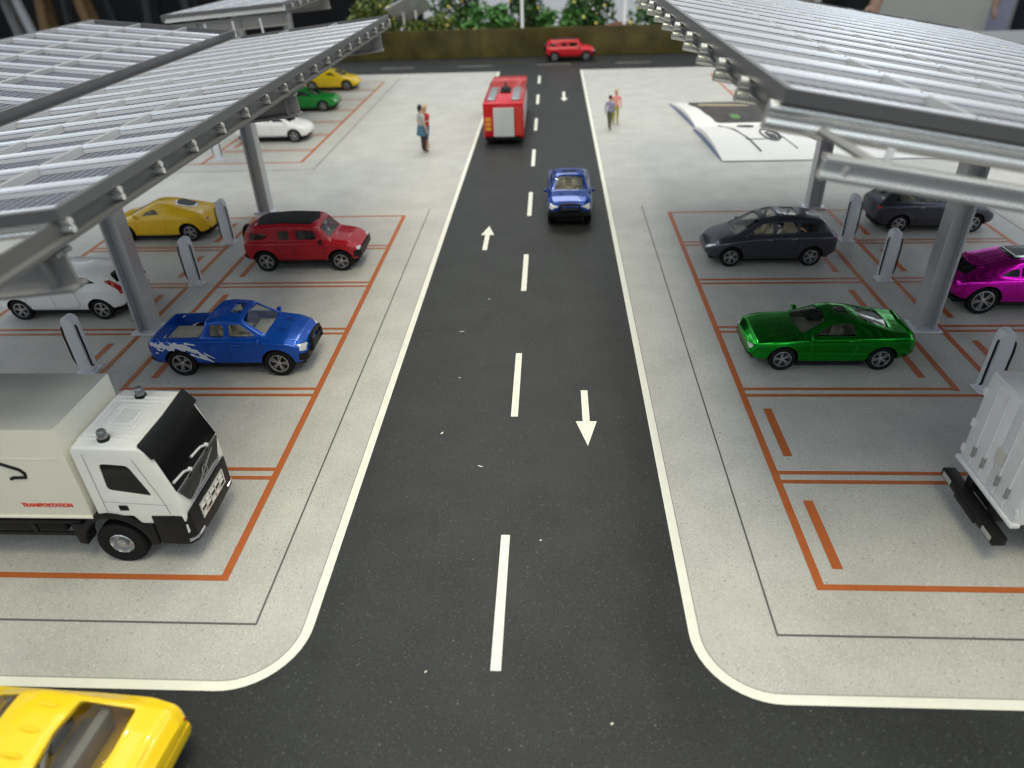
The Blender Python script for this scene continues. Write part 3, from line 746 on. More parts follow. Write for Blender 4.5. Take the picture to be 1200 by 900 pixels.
b = MB(); patch(b, [(-2.0, -.62), (-1.86, -.66), (-1.80, 0), (-1.86, .66), (-2.0, .62), (-2.02, 0)], topf, .05, .05, 4, 14); b.build('spoiler', ['p_green'], GC, 40)
FG = copy_tree(GC, swap={'green_metal_paint': M['p_fgreen']}); FG.location = (-15.95, 48.4, 0); FG.rotation_euler.z = 0
FG['label'] = 'green coupe between the white and yellow cars in the far field'
# --- yellow saloon cut off at the near left
Lf = Loft([(-1.80, .44, .80, .86, .70, .72, .58), (-1.68, .34, .93, .99, .80, .82, .66), (-1.28, .24, .98, 1.06, .83, .86, .66), (-.46, .22, .95, 1.36, .83, .86, .58), (-.0, .22, .93, 1.40, .82, .85, .58), (.32, .22, .91, 1.34, .82, .85, .57),
           (.98, .22, .88, .97, .82, .84, .66), (1.5, .24, .85, .91, .82, .84, .66), (1.92, .30, .78, .83, .79, .79, .60), (2.08, .40, .64, .69, .68, .66, .48)], .05)
saloon = dict(loft=Lf, paint='p_yel2', R=.335, fx=1.235, rx=-1.235, sill=.22, floor=.55, cabin=(-1.22, .86), glass='glass_dim', interior='greyint', seat_x=.12, bench=-.52, wy=.735, tw=.23,
    side_windows=[R_([(-.42, 1.02), (.60, .97), (.48, 1.05), (.22, 1.22), (-.10, 1.27), (-.38, 1.24)], .05)],
    top_windows=[R_([(.36, -.50), (.90, -.62), (.98, 0), (.90, .62), (.36, .50), (.31, 0)], .04), R_([(-1.24, -.60), (-.56, -.50), (-.53, 0), (-.56, .50), (-1.24, .60), (-1.28, 0)], .04)], top_names=['windshield', 'rear_window'],
    bumpers=[('front_bumper', 1, .36, .46, .72, .03, 'black'), ('rear_bumper', -1, .40, .66, .72, .035, 'p_yel2')],
    end_pairs=[('headlight', 1, R_([(.48, .58), (.72, .60), (.72, .71), (.48, .68)], .03), .012, 'lamp'), ('taillight', -1, R_([(.50, .70), (.72, .70), (.72, .80), (.50, .80)], .03), .012, 'red_lamp')],
    doors=[[(-.58, .95), (-.54, .60), (-.40, .30), (.56, .28), (.58, .92)]], seam='amber')
FY, L, sidef, topf, nosef = make_car('saloon_car', 'yellow car cut off by the near left corner of the scene', 'car', saloon, (-6.99, 5.0, 0), pi - radians(5), 'model cars on the road')
b = MB()
for y in (-.34, .02, .36):
    b = MB(); b.tube([(-.36, y, Lf.top(-.36, y) + .004), (-.24, y, Lf.top(-.24, y) + .012), (-.08, y, Lf.top(-.08, y) + .002)], [.02, .038, .02], 8); b.build('roof_rib', ['p_yel2'], FY)
b = MB(); b.tube([(-1.64, -.70, Lf.top(-1.64, -.70)), (-1.66, 0, Lf.top(-1.66, 0)), (-1.64, .70, Lf.top(-1.64, .70))], .007, 5); b.build('boot_seam', ['amber'], FY)
# --- magenta coupe-SUV
Lm = Loft([(-2.12, .54, .90, .98, .72, .74, .58), (-1.98, .46, 1.03, 1.10, .80, .84, .64), (-1.40, .36, 1.08, 1.38, .84, .89, .60), (-.62, .33, 1.06, 1.56, .84, .88, .62), (.1, .33, 1.03, 1.60, .84, .88, .60), (.5, .33, 1.0, 1.50, .84, .88, .58),
           (1.25, .33, .97, 1.06, .84, .88, .66), (1.85, .36, .84, .90, .82, .82, .62), (2.10, .46, .66, .70, .70, .66, .5)], .055)
msuv = dict(loft=Lm, paint='p_mag', R=.43, fx=1.35, rx=-1.35, sill=.33, open=False, glass='blackgloss', arch=.05, wy=.735, tw=.25, rr=.70,
    side_windows=[R_([(-1.06, 1.17), (-.56, 1.15), (-.56, 1.36), (-.80, 1.32)], .05), R_([(-.50, 1.15), (.16, 1.13), (.16, 1.44), (-.50, 1.39)], .03), R_([(.24, 1.13), (.86, 1.10), (.78, 1.16), (.44, 1.38), (.24, 1.44)], .04)],
    top_windows=[R_([(.52, -.52), (1.18, -.62), (1.25, 0), (1.18, .62), (.52, .52), (.47, 0)], .05), R_([(-.70, -.44), (.30, -.44), (.34, 0), (.30, .44), (-.70, .44)], .06)], top_names=['windshield', 'sunroof'],
    rear_window=R_([(-.56, 1.13), (.56, 1.13), (.42, 1.32), (-.42, 1.32)], .05),
    bumpers=[('rear_bumper', -1, .50, .60, .66, .02, 'black'), ('front_bumper', 1, .46, .56, .62, .02, 'black')],
    ends=[('grille', 1, R_([(-.4, .56), (.4, .56), (.36, .66), (-.36, .66)], .02), .012, 'black')],
    end_pairs=[('headlight', 1, R_([(.44, .62), (.72, .70), (.72, .78), (.46, .68)], .02), .012, 'lamp'), ('taillight', -1, R_([(.24, .90), (.74, .88), (.76, .98), (.28, .95)], .03), .012, 'p_mag'), ('exhaust', -1, R_([(.36, .60), (.58, .60), (.58, .68), (.36, .68)], .02), .02, 'p_mag')],
    doors=[[(.20, 1.1), (.18, .44), (1.0, .42), (1.04, .7), (.96, 1.0)], [(-.56, 1.12), (-.58, .9), (-.76, .62), (-.6, .44), (.18, .44)]], handles=[(-.40, 1.02)], mirror=(.90, 1.06), seam='p_mag')
MS, L, sidef, topf, nosef = make_car('sport_utility_car', 'metallic magenta car with black windows at the right edge', 'car', msuv, (13.76, 19.85, 0), 0, 'parked model cars')
b = MB(); patch(b, [(-1.62, -.50), (-1.46, -.54), (-1.40, 0), (-1.46, .54), (-1.62, .50), (-1.64, 0)], topf, .05, .05, 4, 12); b.build('spoiler', ['p_mag'], MS, 40)
b = MB(); b.box(-.60, -.56, -.40, .40, Lm.top(-.6, 0) - .03, Lm.top(-.6, 0) + .02); patch(b, R_([(-.62, -.40), (.1, -.43), (.1, -.33), (-.62, -.30)], .03), topf, .018, .02, 8, 3); b.build('sunroof_blind', ['lamp'], MS, 40)
# --- yellow mid-engine coupe
Ly = Loft([(-2.02, .44, .80, .84, .66, .70, .48), (-1.85, .36, .97, 1.02, .80, .83, .56), (-1.25, .26, 1.00, 1.18, .84, .89, .56), (-.45, .22, .97, 1.37, .84, .87, .50), (.05, .22, .94, 1.39, .84, .86, .48), (.35, .22, .92, 1.30, .84, .86, .48),
           (1.10, .22, .88, .95, .84, .86, .60), (1.65, .26, .79, .85, .81, .83, .60), (1.95, .32, .64, .68, .70, .72, .50), (2.05, .38, .55, .58, .56, .58, .40)], .09, flare=.045)
ycoupe = dict(loft=Ly, paint='p_yel', R=.355, fx=1.28, rx=-1.28, sill=.24, floor=.58, cabin=(-.55, .95), glass='glass_dim', interior='greyint', seat_x=.15, wy=.735, tw=.24, dash=.4,
    side_windows=[R_([(-.20, 1.06), (.50, .99), (.42, 1.06), (.18, 1.18), (.0, 1.20)], .07)],
    top_windows=[R_([(.44, -.42), (1.02, -.58), (1.10, 0), (1.02, .58), (.44, .42), (.38, 0)], .05)], top_names=['windshield'],
    tops=[('engine_glass_ring', rounded([(-1.36, -.30), (-.74, -.34), (-.62, 0), (-.74, .34), (-1.36, .30), (-1.46, 0)], .14, 4), .022, 'chrome'), ('engine_glass', rounded([(-1.30, -.24), (-.78, -.28), (-.68, 0), (-.78, .28), (-1.30, .24), (-1.38, 0)], .12, 4), .032, 'rim_dark')],
    bumpers=[('rear_bumper', -1, .40, .58, .66, .02, 'black'), ('front_bumper', 1, .34, .42, .52, .02, 'black')],
    end_pairs=[('headlight', 1, R_([(.48, .60), (.66, .64), (.72, .76), (.56, .70)], .03), .012, 'lamp'), ('taillight', -1, rounded([(.52, .76), (.66, .76), (.66, .90), (.52, .90)], .06, 4), .014, 'red_lamp')],
    doors=[[(-.42, 1.0), (-.40, .6), (-.28, .32), (.72, .30), (.80, .55), (.74, .92)]], mirror=(.72, .97), seam='amber')
YC, L, sidef, topf, nosef = make_car('sports_car', 'yellow sports car parked behind the left canopy post, tail to the charger', 'car', ycoupe, (-15.1, 26.2, 0), pi, 'parked model cars')
FYC = copy_tree(YC, swap={'yellow_paint': M['p_yel2']}); FYC.location = (-16.1, 55.2, 0); FYC.rotation_euler.z = 0
FYC['label'] = 'yellow coupe farthest back in the far left field'
# --- white crossover
Lw = Loft([(-2.10, .50, .90, .98, .72, .74, .58), (-1.98, .42, 1.02, 1.10, .80, .82, .62), (-1.60, .34, 1.08, 1.42, .83, .87, .58), (-.9, .30, 1.06, 1.54, .83, .87, .60), (-.1, .30, 1.03, 1.58, .83, .87, .60), (.4, .30, 1.0, 1.48, .83, .86, .58),
           (1.2, .30, .94, 1.03, .83, .86, .66), (1.7, .30, .84, .90, .81, .83, .62), (1.96, .34, .70, .75, .73, .74, .54), (2.06, .42, .60, .64, .60, .60, .44)], .06)
whitecar = dict(loft=Lw, paint='p_white', R=.345, fx=1.30, rx=-1.30, sill=.30, open=False, glass='blackgloss', wy=.735, tw=.22,
    side_windows=[R_([(-1.34, 1.20), (-.66, 1.16), (-.66, 1.36), (-1.0, 1.34)], .04), R_([(-.58, 1.16), (.08, 1.13), (.08, 1.42), (-.58, 1.38)], .03), R_([(.16, 1.12), (.86, 1.08), (.76, 1.15), (.40, 1.36), (.16, 1.41)], .04)],
    top_windows=[R_([(.44, -.50), (1.14, -.62), (1.21, 0), (1.14, .62), (.44, .50), (.40, 0)], .05)], top_names=['windshield'],
    rear_window=R_([(-.56, 1.14), (.56, 1.14), (.42, 1.36), (-.42, 1.36)], .06),
    bumpers=[('rear_bumper', -1, .44, .66, .72, .02, 'black'), ('front_bumper', 1, .38, .46, .56, .02, 'black')],
    ends=[('grille', 1, R_([(-.34, .48), (.34, .48), (.36, .58), (-.36, .58)], .02), .012, 'black')],
    end_pairs=[('headlight', 1, R_([(.44, .58), (.62, .62), (.74, .74), (.52, .69)], .03), .012, 'lamp'), ('taillight', -1, R_([(.58, .92), (.80, .86), (.78, 1.00), (.70, 1.24), (.62, 1.26), (.64, 1.06)], .02), .016, 'red_lamp')],
    doors=[[(.12, 1.08), (.10, .40), (.92, .38), (1.0, .6), (.92, 1.0)], [(-.62, 1.1), (-.66, .86), (-.72, .55), (-.6, .42), (.10, .40)]], mirror=(.88, 1.03), seam='alu_dark')
WC, L, sidef, topf, nosef = make_car('crossover_car', 'white crossover with a red tail lamp behind the left canopy post', 'car', whitecar, (-15.12, 19.78, 0), pi, 'parked model cars')
FW = copy_tree(WC); FW.location = (-15.55, 40.75, 0); FW.rotation_euler.z = 0
FW['label'] = 'white car nearest in the far left field under the far canopy'
FW['group'] = FG['group'] = FYC['group'] = 'parked model cars in the far field'
# --- cars on the road
BP = copy_tree(PK, skip=('splash_decal',), swap={'blue_paint': M['p_navy']}); BP.location = (.71, 28.4, 0); BP.rotation_euler.z = -pi/2
BP['label'] = 'dark blue pickup driving towards the viewer on the road'; BP['group'] = 'model cars on the road'
RF = copy_tree(RS, swap={'red_paint': M['p_bred']}); RF.location = (1.6, 66.4 - .2, 0); RF.rotation_euler.z = 0
RF['label'] = 'bright red off-roader on the far cross road before the fence'; RF['group'] = 'model cars on the road'
RF.location = (1.6, 65.4, 0)

# ------------------------------------------------------------------ trucks
def text_mesh(txt, size, extrude=.004, offset=0.):
    cu = bpy.data.curves.new('lettering', 'FONT'); cu.body = txt; cu.size = size; cu.extrude = extrude; cu.offset = offset; cu.align_x = 'LEFT'
    o = bpy.data.objects.new('lettering', cu); COL.objects.link(o)
    dg = bpy.context.evaluated_depsgraph_get(); dg.update()
    me = bpy.data.meshes.new_from_object(o.evaluated_get(dg)); bpy.data.objects.remove(o); bpy.data.curves.remove(cu)
    return me
def slab(b, pts, n, th, mi=0):
    """flat plate: 3-D outline, thickness th along -n"""
    n = Vector(n).normalized(); m = len(pts); A = [Vector(p) for p in pts]; B = [p - n*th for p in A]
    b.add(A + B, [list(range(m)), list(range(2*m - 1, m - 1, -1))] + [(i, (i + 1) % m, (i + 1) % m + m, i + m) for i in range(m)], mi)

def truck_base(root, R=.46, rear=-3.55):
    b = MB(); b.box(-4.7, 1.2, -.42, .42, .62, .86); b.box(-4.6, -.55, -.80, .80, 1.02, 1.16)
    for s in (-1, 1):
        b.box(-2.9, -.55, s*.86 - .03, s*.86 + .03, .66, .74); b.box(-2.9, -.60, s*.86 - .03, s*.86 + .03, .96, 1.04)
        for x in (-2.8, -1.55, -.75): b.box(x - .05, x + .05, s*.86 - .025, s*.86 + .025, .70, 1.0)
    b.box(-2.5, -1.1, -.70, -.45, .60, .95); b.box(-2.5, -1.1, .45, .70, .60, .95)
    b.build('chassis', ['black'], root, 30, .012)
    ty, ri = wheel_meshes(R, .30, 4, 'rim', .50)
    rb = MB(); r = .5*R      # plain dished truck wheel
    rb.lathe([(r*1.03, .08), (r*1.03, .12), (r*.93, .14), (r*.80, .05), (r*.45, .05), (r*.40, .13), (r*.16, .15), (.001, .15)], 32)
    rb.lathe([(r, -.1), (.001, -.1)], 20)
    for k in range(8):
        a = 2*pi*k/8; rb.lathe([(.001, .155), (.012, .15), (.014, .05)], 8, c=(r*.28*cos(a), 0, r*.28*sin(a)))
    rim = rb.mesh('rim', ['rim'])
    for x in (0, rear):
        for s in (-1, 1):
            w = put('wheel', ty, root, (x, s*.76, R), (0, random.uniform(0, 6), 0 if s > 0 else pi)); put('rim', rim, w)
def truck_cab(root, white='p_ivory'):
    prof = [(-.20, 1.16), (-.20, 2.66), (-.12, 2.76), (1.02, 2.72), (1.14, 2.64), (1.42, 1.72), (1.44, 1.16), (1.40, .98), (.56, .98), (.46, 1.16)]
    b = MB(); b.prism(prof, 1, -.90, .90); cab = b.build('cab', [white], root, 35, .055, 3)
    win = MB(); win.prism(rounded([(.20, 1.80), (.98, 1.66), (.74, 2.36), (.24, 2.40)], .09, 4), 1, -1.2, 1.2)
    inn = MB(); inn.box(-.05, 1.02, -.80, .80, 1.4, 2.6)
    boolean(cab, [win, inn])
    for s in (-1, 1):
        b = MB(); b.prism(rounded([(.19, 1.79), (.99, 1.65), (.75, 2.37), (.23, 2.41)], .09, 4), 1, s*.868, s*.882); b.build('side_window', ['blackgloss'], root, 0)
        b = MB(); b.tube([(.02, s*.903, 2.60), (.02, s*.903, 1.30), (.30, s*.903, 1.22)], .006, 5); b.tube([(.86, s*.903, 2.5), (1.12, s*.903, 1.60), (1.18, s*.903, 1.25)], .006, 5); b.tube([(.02, s*.903, 1.53), (1.2, s*.903, 1.45)], .005, 5)
        b.build('door_seam', ['alu_dark'], root)
        b = MB(); b.box(.28, .44, s*.895, s*.915, 1.33, 1.44); b.box(.31, .41, s*.912, s*.93, 1.385, 1.41); h = b.build('door_handle', ['black'], root, 0)
        # black wheel arch and lower corner
        b = MB(); ring = []
        for k in range(13):
            a = pi*k/12; ring.append((.62*cos(a), .46 + .62*sin(a)*1.08))
        outer = [(.78, .50), (.78, 1.0)] + [(.70*cos(pi*k/10), .52 + .74*sin(pi*k/10)) for k in range(2, 9)] + [(-.78, .98), (-.78, .50)]
        b.prism(outer + ring[::-1], 1, s*.62, s*.925); b.build('wheel_arch', ['black'], root, 40, .015)
    # windscreen, sun visor, wipers
    P = lambda t, y, o=.0: (1.14 + .28*t + o*.957, y, 2.64 - .92*t + o*.29)
    N = (.957, 0, .29)
    b = MB(); slab(b, [P(.02, -.80, .012), P(.98, -.86, .012), P(.98, .86, .012), P(.02, .80, .012)], N, .03); b.build('windshield', ['blackgloss'], root, 0)
    b = MB(); slab(b, [(1.06, -.88, 2.80), (1.26, -.90, 2.50), (1.28, 0, 2.49), (1.26, .90, 2.50), (1.06, .88, 2.80), (1.09, 0, 2.80)], (.83, 0, .55), .06); b.build('sun_visor', ['black'], root, 40, .03)
    b = MB()
    for y in (-.30, .42):
        b.tube([P(.93, y, .03), P(.84, y - .18, .04), P(.80, y - .52, .035)], .024, 6); b.lathe([(.001, .05), (.04, .03), (.045, -.02)], 10, 'X', c=P(.93, y, .03))
    b.build('wiper', ['silverbox'], root)
    # grille panel with diagonal bar, chrome slats and lower mesh
    b = MB(); slab(b, [(1.452, -.84, 1.72), (1.470, -.62, 1.34), (1.470, .62, 1.34), (1.452, .84, 1.72)], (1, 0, .03), .04); b.build('grille_panel', ['blackgloss'], root, 0, .01)
    b = MB(); b.tube([(1.468, .50, 1.66), (1.476, .05, 1.50), (1.484, -.34, 1.36)], .016, 6)
    b.tube([(1.47, -.64, 1.36), (1.486, -.5, 1.31), (1.486, .5, 1.31), (1.47, .64, 1.36)], .016, 6); b.tube([(1.478, -.46, 1.39), (1.478, .46, 1.39)], .010, 6)
    b.lathe([(.085, .004), (.095, .012), (.105, .004)], 20, 'X', c=(1.476, .05, 1.50)); b.build('grille_bar', ['rim'], root)
    b = MB(); pl = [(1.20, -.93), (1.36, -.92), (1.48, -.80), (1.51, 0), (1.48, .80), (1.36, .92), (1.20, .93)]
    pl = pl + [(.80, .92), (.80, -.92)]; b.prism(pl, 2, .50, 1.20); b.build('front_bumper', ['black'], root, 40, .03)
    b = MB()
    for k in range(6): y = -.50 + k*.2; b.box(1.50, 1.525, y - .014, y + .014, .78, 1.12)
    for k in range(4): z = .80 + k*.1; b.box(1.50, 1.522, -.52, .52, z - .013, z + .013)
    for y, z in ((-.4, .85), (-.2, .95), (.0, 1.05), (.2, .85), (.4, .95), (-.4, 1.05), (.4, 1.05), (.0, .85), (-.2, 1.05), (.2, 1.05)): b.box(1.495, 1.512, y - .07, y + .07, z - .035, z + .035)
    b.build('lower_grille', ['alu'], root, 0)
    for s in (-1, 1):
        b = MB(); slab(b, [(1.475, s*.60, .98), (1.40, s*.90, .98), (1.40, s*.91, .78), (1.475, s*.60, .78)], (.96, s*.25, 0), .05); b.build('headlight', ['lamp'], root, 0, .012)
        b = MB(); b.tube([(1.49, s*.56, .60), (1.46, s*.80, .60), (1.36, s*.925, .61)], .032, 8); b.build('bumper_trim', ['chrome'], root)
        b = MB(); b.lathe([(.105, -.02), (.105, .03), (.09, .04)], 20, 'Z', c=(.34, s*.66, 2.76), mi=1); b.lathe([(.088, .03), (.09, .05), (.080, .16), (.062, .185), (.001, .19)], 20, 'Z', c=(.34, s*.66, 2.76)); b.build('beacon', ['beacon', 'black'], root)
    # ribs pressed into the roof
    b = MB()
    for k, (x0, x1, y) in enumerate([(-.10, .95, .52), (-.10, .95, -.52), (-.10, .95, .64), (-.10, .95, -.64)]): b.tube([(x0, y, 2.755 - .04*(x0 + .1)), (x1, y, 2.755 - .04*(x1 + .1))], .032, 6)
    for r in (.34, .26, .16): b.tube([(.42 + sx*r*.9, sy*r*1.15, 2.757 - .035*(.52 + sx*r)) for sx, sy in ((-1, -1), (1, -1), (1, 1), (-1, 1))], .026, 6, closed=True)
    b.box(.30, .54, -.16, .16, 2.72, 2.775)
    for sx in (-.10, .92): b.tube([(sx, -.70, 2.752 - .04*(sx + .1)), (sx, .70, 2.752 - .04*(sx + .1))], .026, 6)
    b.build('roof_rib', [white], root)

TL = thing('box_truck', 'white box truck with black grille parked at the left edge', 'truck', (-8.02, 10.02, 0), 0, 'model trucks')
truck_base(TL); truck_cab(TL)
b = MB(); b.box(-5.1, -.30, -.90, .90, 1.16, 3.12); bx = b.build('cargo_box', ['p_cream', 'boxgrey'], TL, 30, .03, 2)
for p in bx.data.polygons:
    if p.normal.z > .9 and p.center.z > 3.0: p.material_index = 1
b = MB(); 
for s in (-1, 1): b.tube([(-5.05, s*.902, 2.50), (-.42, s*.902, 2.50)], .010, 6)
b.build('box_rib', ['p_cream'], TL)
b = MB(); b.box(-5.12, -.28, -.93, .93, 1.13, 1.18); b.build('box_sill', ['p_cream'], TL, 30, .01)
me = text_mesh('TRANSPORTATION', .108, .004, .006); me.materials.append(M['redtext'])
put('lettering', me, TL, (-1.52, -.905, 1.40), (pi/2, 0, 0))
b = MB(); z0 = 2.02     # outline of a car, mark on the box side
mark = [(-2.75, z0 + .05), (-2.72, z0 + .22), (-2.50, z0 + .27), (-2.30, z0 + .44), (-1.75, z0 + .47), (-1.42, z0 + .33), (-1.22, z0 + .24), (-1.16, z0 + .16), (-1.17, z0 + .07), (-1.40, z0 + .06), (-1.46, z0 + .03)]
b.tube([(x, -.903, z) for x, z in mark], .034, 6); b.tube([(-1.7, -.903, z0 + .03), (-2.3, -.903, z0 + .03)], .028, 6)
b.build('car_emblem', ['black'], TL)

TR = thing('box_truck', 'silver white box truck seen from behind at the right edge', 'truck', (12.75, 10.30, 0), 0, 'model trucks')
truck_base(TR); truck_cab(TR)
b = MB(); b.box(-4.75, -.30, -.96, .96, .96, 2.94); b.build('cargo_box', ['silverbox'], TR, 30, .03, 2)
b = MB(); b.box(-4.83, -4.66, -1.0, 1.0, .92, 1.00); b.build('box_lip', ['silverbox'], TR, 30, .02)
for s in (-1, 1):
    b = MB(); b.box(-4.775, -4.74, *sorted((s*.02, s*.93)), 1.02, 2.88); d = b.build('rear_door', ['silverbox'], TR, 30, .01)
    b = MB()
    for y in (.25, .58): b.tube([(-4.79, s*y, 1.06), (-4.79, s*y, 2.84)], .018, 6)
    b.build('lock_bar', ['silverbox'], d)
    b = MB()
    for y, z in ((.25, 1.42), (.58, 1.42), (.25, 1.30), (.58, 1.30)): b.box(-4.83, -4.78, s*y - .03, s*y + .03, z - .05, z + .05)
    b.build('door_handle', ['alu_dark'], d, 0, .008)
    for z in (1.2, 1.8, 2.5):
        b = MB(); b.box(-4.80, -4.76, s*.93 - .05, s*.93 + .05, z - .09, z + .09); b.build('hinge', ['silverbox'], d, 0, .02)
b = MB(); b.box(-4.80, -4.77, -.20, .06, 1.62, 1.92); b.build('lock_plate', ['boxgrey'], TR, 0, .01)
b = MB(); b.box(-4.98, -4.74, -.98, .98, .48, .66); b.box(-5.0, -4.82, -.38, .38, .44, .60); b.box(-4.80, -4.5, -.5, -.3, .6, .95); b.box(-4.80, -4.5, .3, .5, .6, .95)
b.build('rear_bumper', ['black'], TR, 30, .02)
for s in (-1, 1):
    b = MB(); b.box(-4.995, -4.97, *sorted((s*.60, s*.90)), .52, .62); b.build('taillight', ['greyint'], TR, 0, .008)

FT = thing('fire_truck', 'red fire engine with grey rear shutter driving away on the road', 'fire engine', (-2.50, 38.6, 0), pi/2, 'model trucks')
# local +x runs up the road, rear face at x = 0
b = MB(); b.box(0, 6.2, -1.06, 1.06, .34, 2.12); b.build('body', ['p_bred'], FT, 30, .05)
b = MB(); b.prism([(6.3, .45), (6.3, 1.95), (6.5, 2.08), (8.2, 2.02), (8.6, 1.2), (8.65, .45)], 1, -1.03, 1.03); cb = b.build('cab', ['p_bred'], FT, 30, .05)
b = MB(); slab(b, [(8.23, -.9, 1.98), (8.58, -.95, 1.25), (8.58, .95, 1.25), (8.23, .9, 1.98)], (.9, 0, .44), .03); b.build('windshield', ['blackgloss'], FT, 0)
for s in (-1, 1):
    b = MB(); b.box(6.7, 8.1, *sorted((s*1.02, s*1.04)), 1.25, 1.85); b.build('side_window', ['blackgloss'], FT, 0)
b = MB(); b.box(-.03, .02, -.56, .52, .44, 1.90)
for k in range(17): b.box(-.045, 0, -.55, .51, .47 + k*.083, .52 + k*.083)
b.build('rear_shutter', ['silverbox'], FT, 0)
for k in range(3):
    b = MB(); b.box(-.05, .02, .64, .96, .74 + k*.24, .92 + k*.24); b.build('rear_lamp', ['amber'], FT, 0, .02)
for k in range(11):
    b = MB(); b.box(-.035, .02, -.98, -.62, .52 + k*.13, .60 + k*.13); b.build('reflector', ['redtext'], FT, 0, .01)
for s in (-1, 1):
    b = MB(); b.box(.5, 3.7, *sorted((s*.42, s*.86)), 2.10, 2.23); b.build('roof_locker', ['rim'], FT, 30, .04)
    b = MB(); b.box(.4, 5.6, *sorted((s*.94, s*1.02)), 2.07, 2.19); b.build('roof_rail', ['p_red'], FT, 30, .02)
    b = MB()
    for k in range(3): b.box(.5 + k*1.7, 2.0 + k*1.7, *sorted((s*1.05, s*1.075)), .75, 1.75)
    b.build('side_shutter', ['silverbox'], FT, 0)
b = MB(); b.box(2.6, 3.6, -.30, .30, 2.10, 2.2); b.lathe([(.26, 2.12), (.26, 2.26), (.16, 2.34), (.001, 2.34)], 18, 'Z', c=(3.2, 0, 0)); b.tube([(3.2, 0, 2.3), (3.9, .05, 2.42)], .06, 8)
b.build('water_cannon', ['black'], FT)
b = MB(); b.box(.0, 8.3, -.8, .8, .25, .45); b.box(-.06, .02, -.98, .98, .28, .44); b.build('chassis', ['black'], FT, 0)
wheels(FT, 7.2, 1.7, .90, .42, .30, 5)

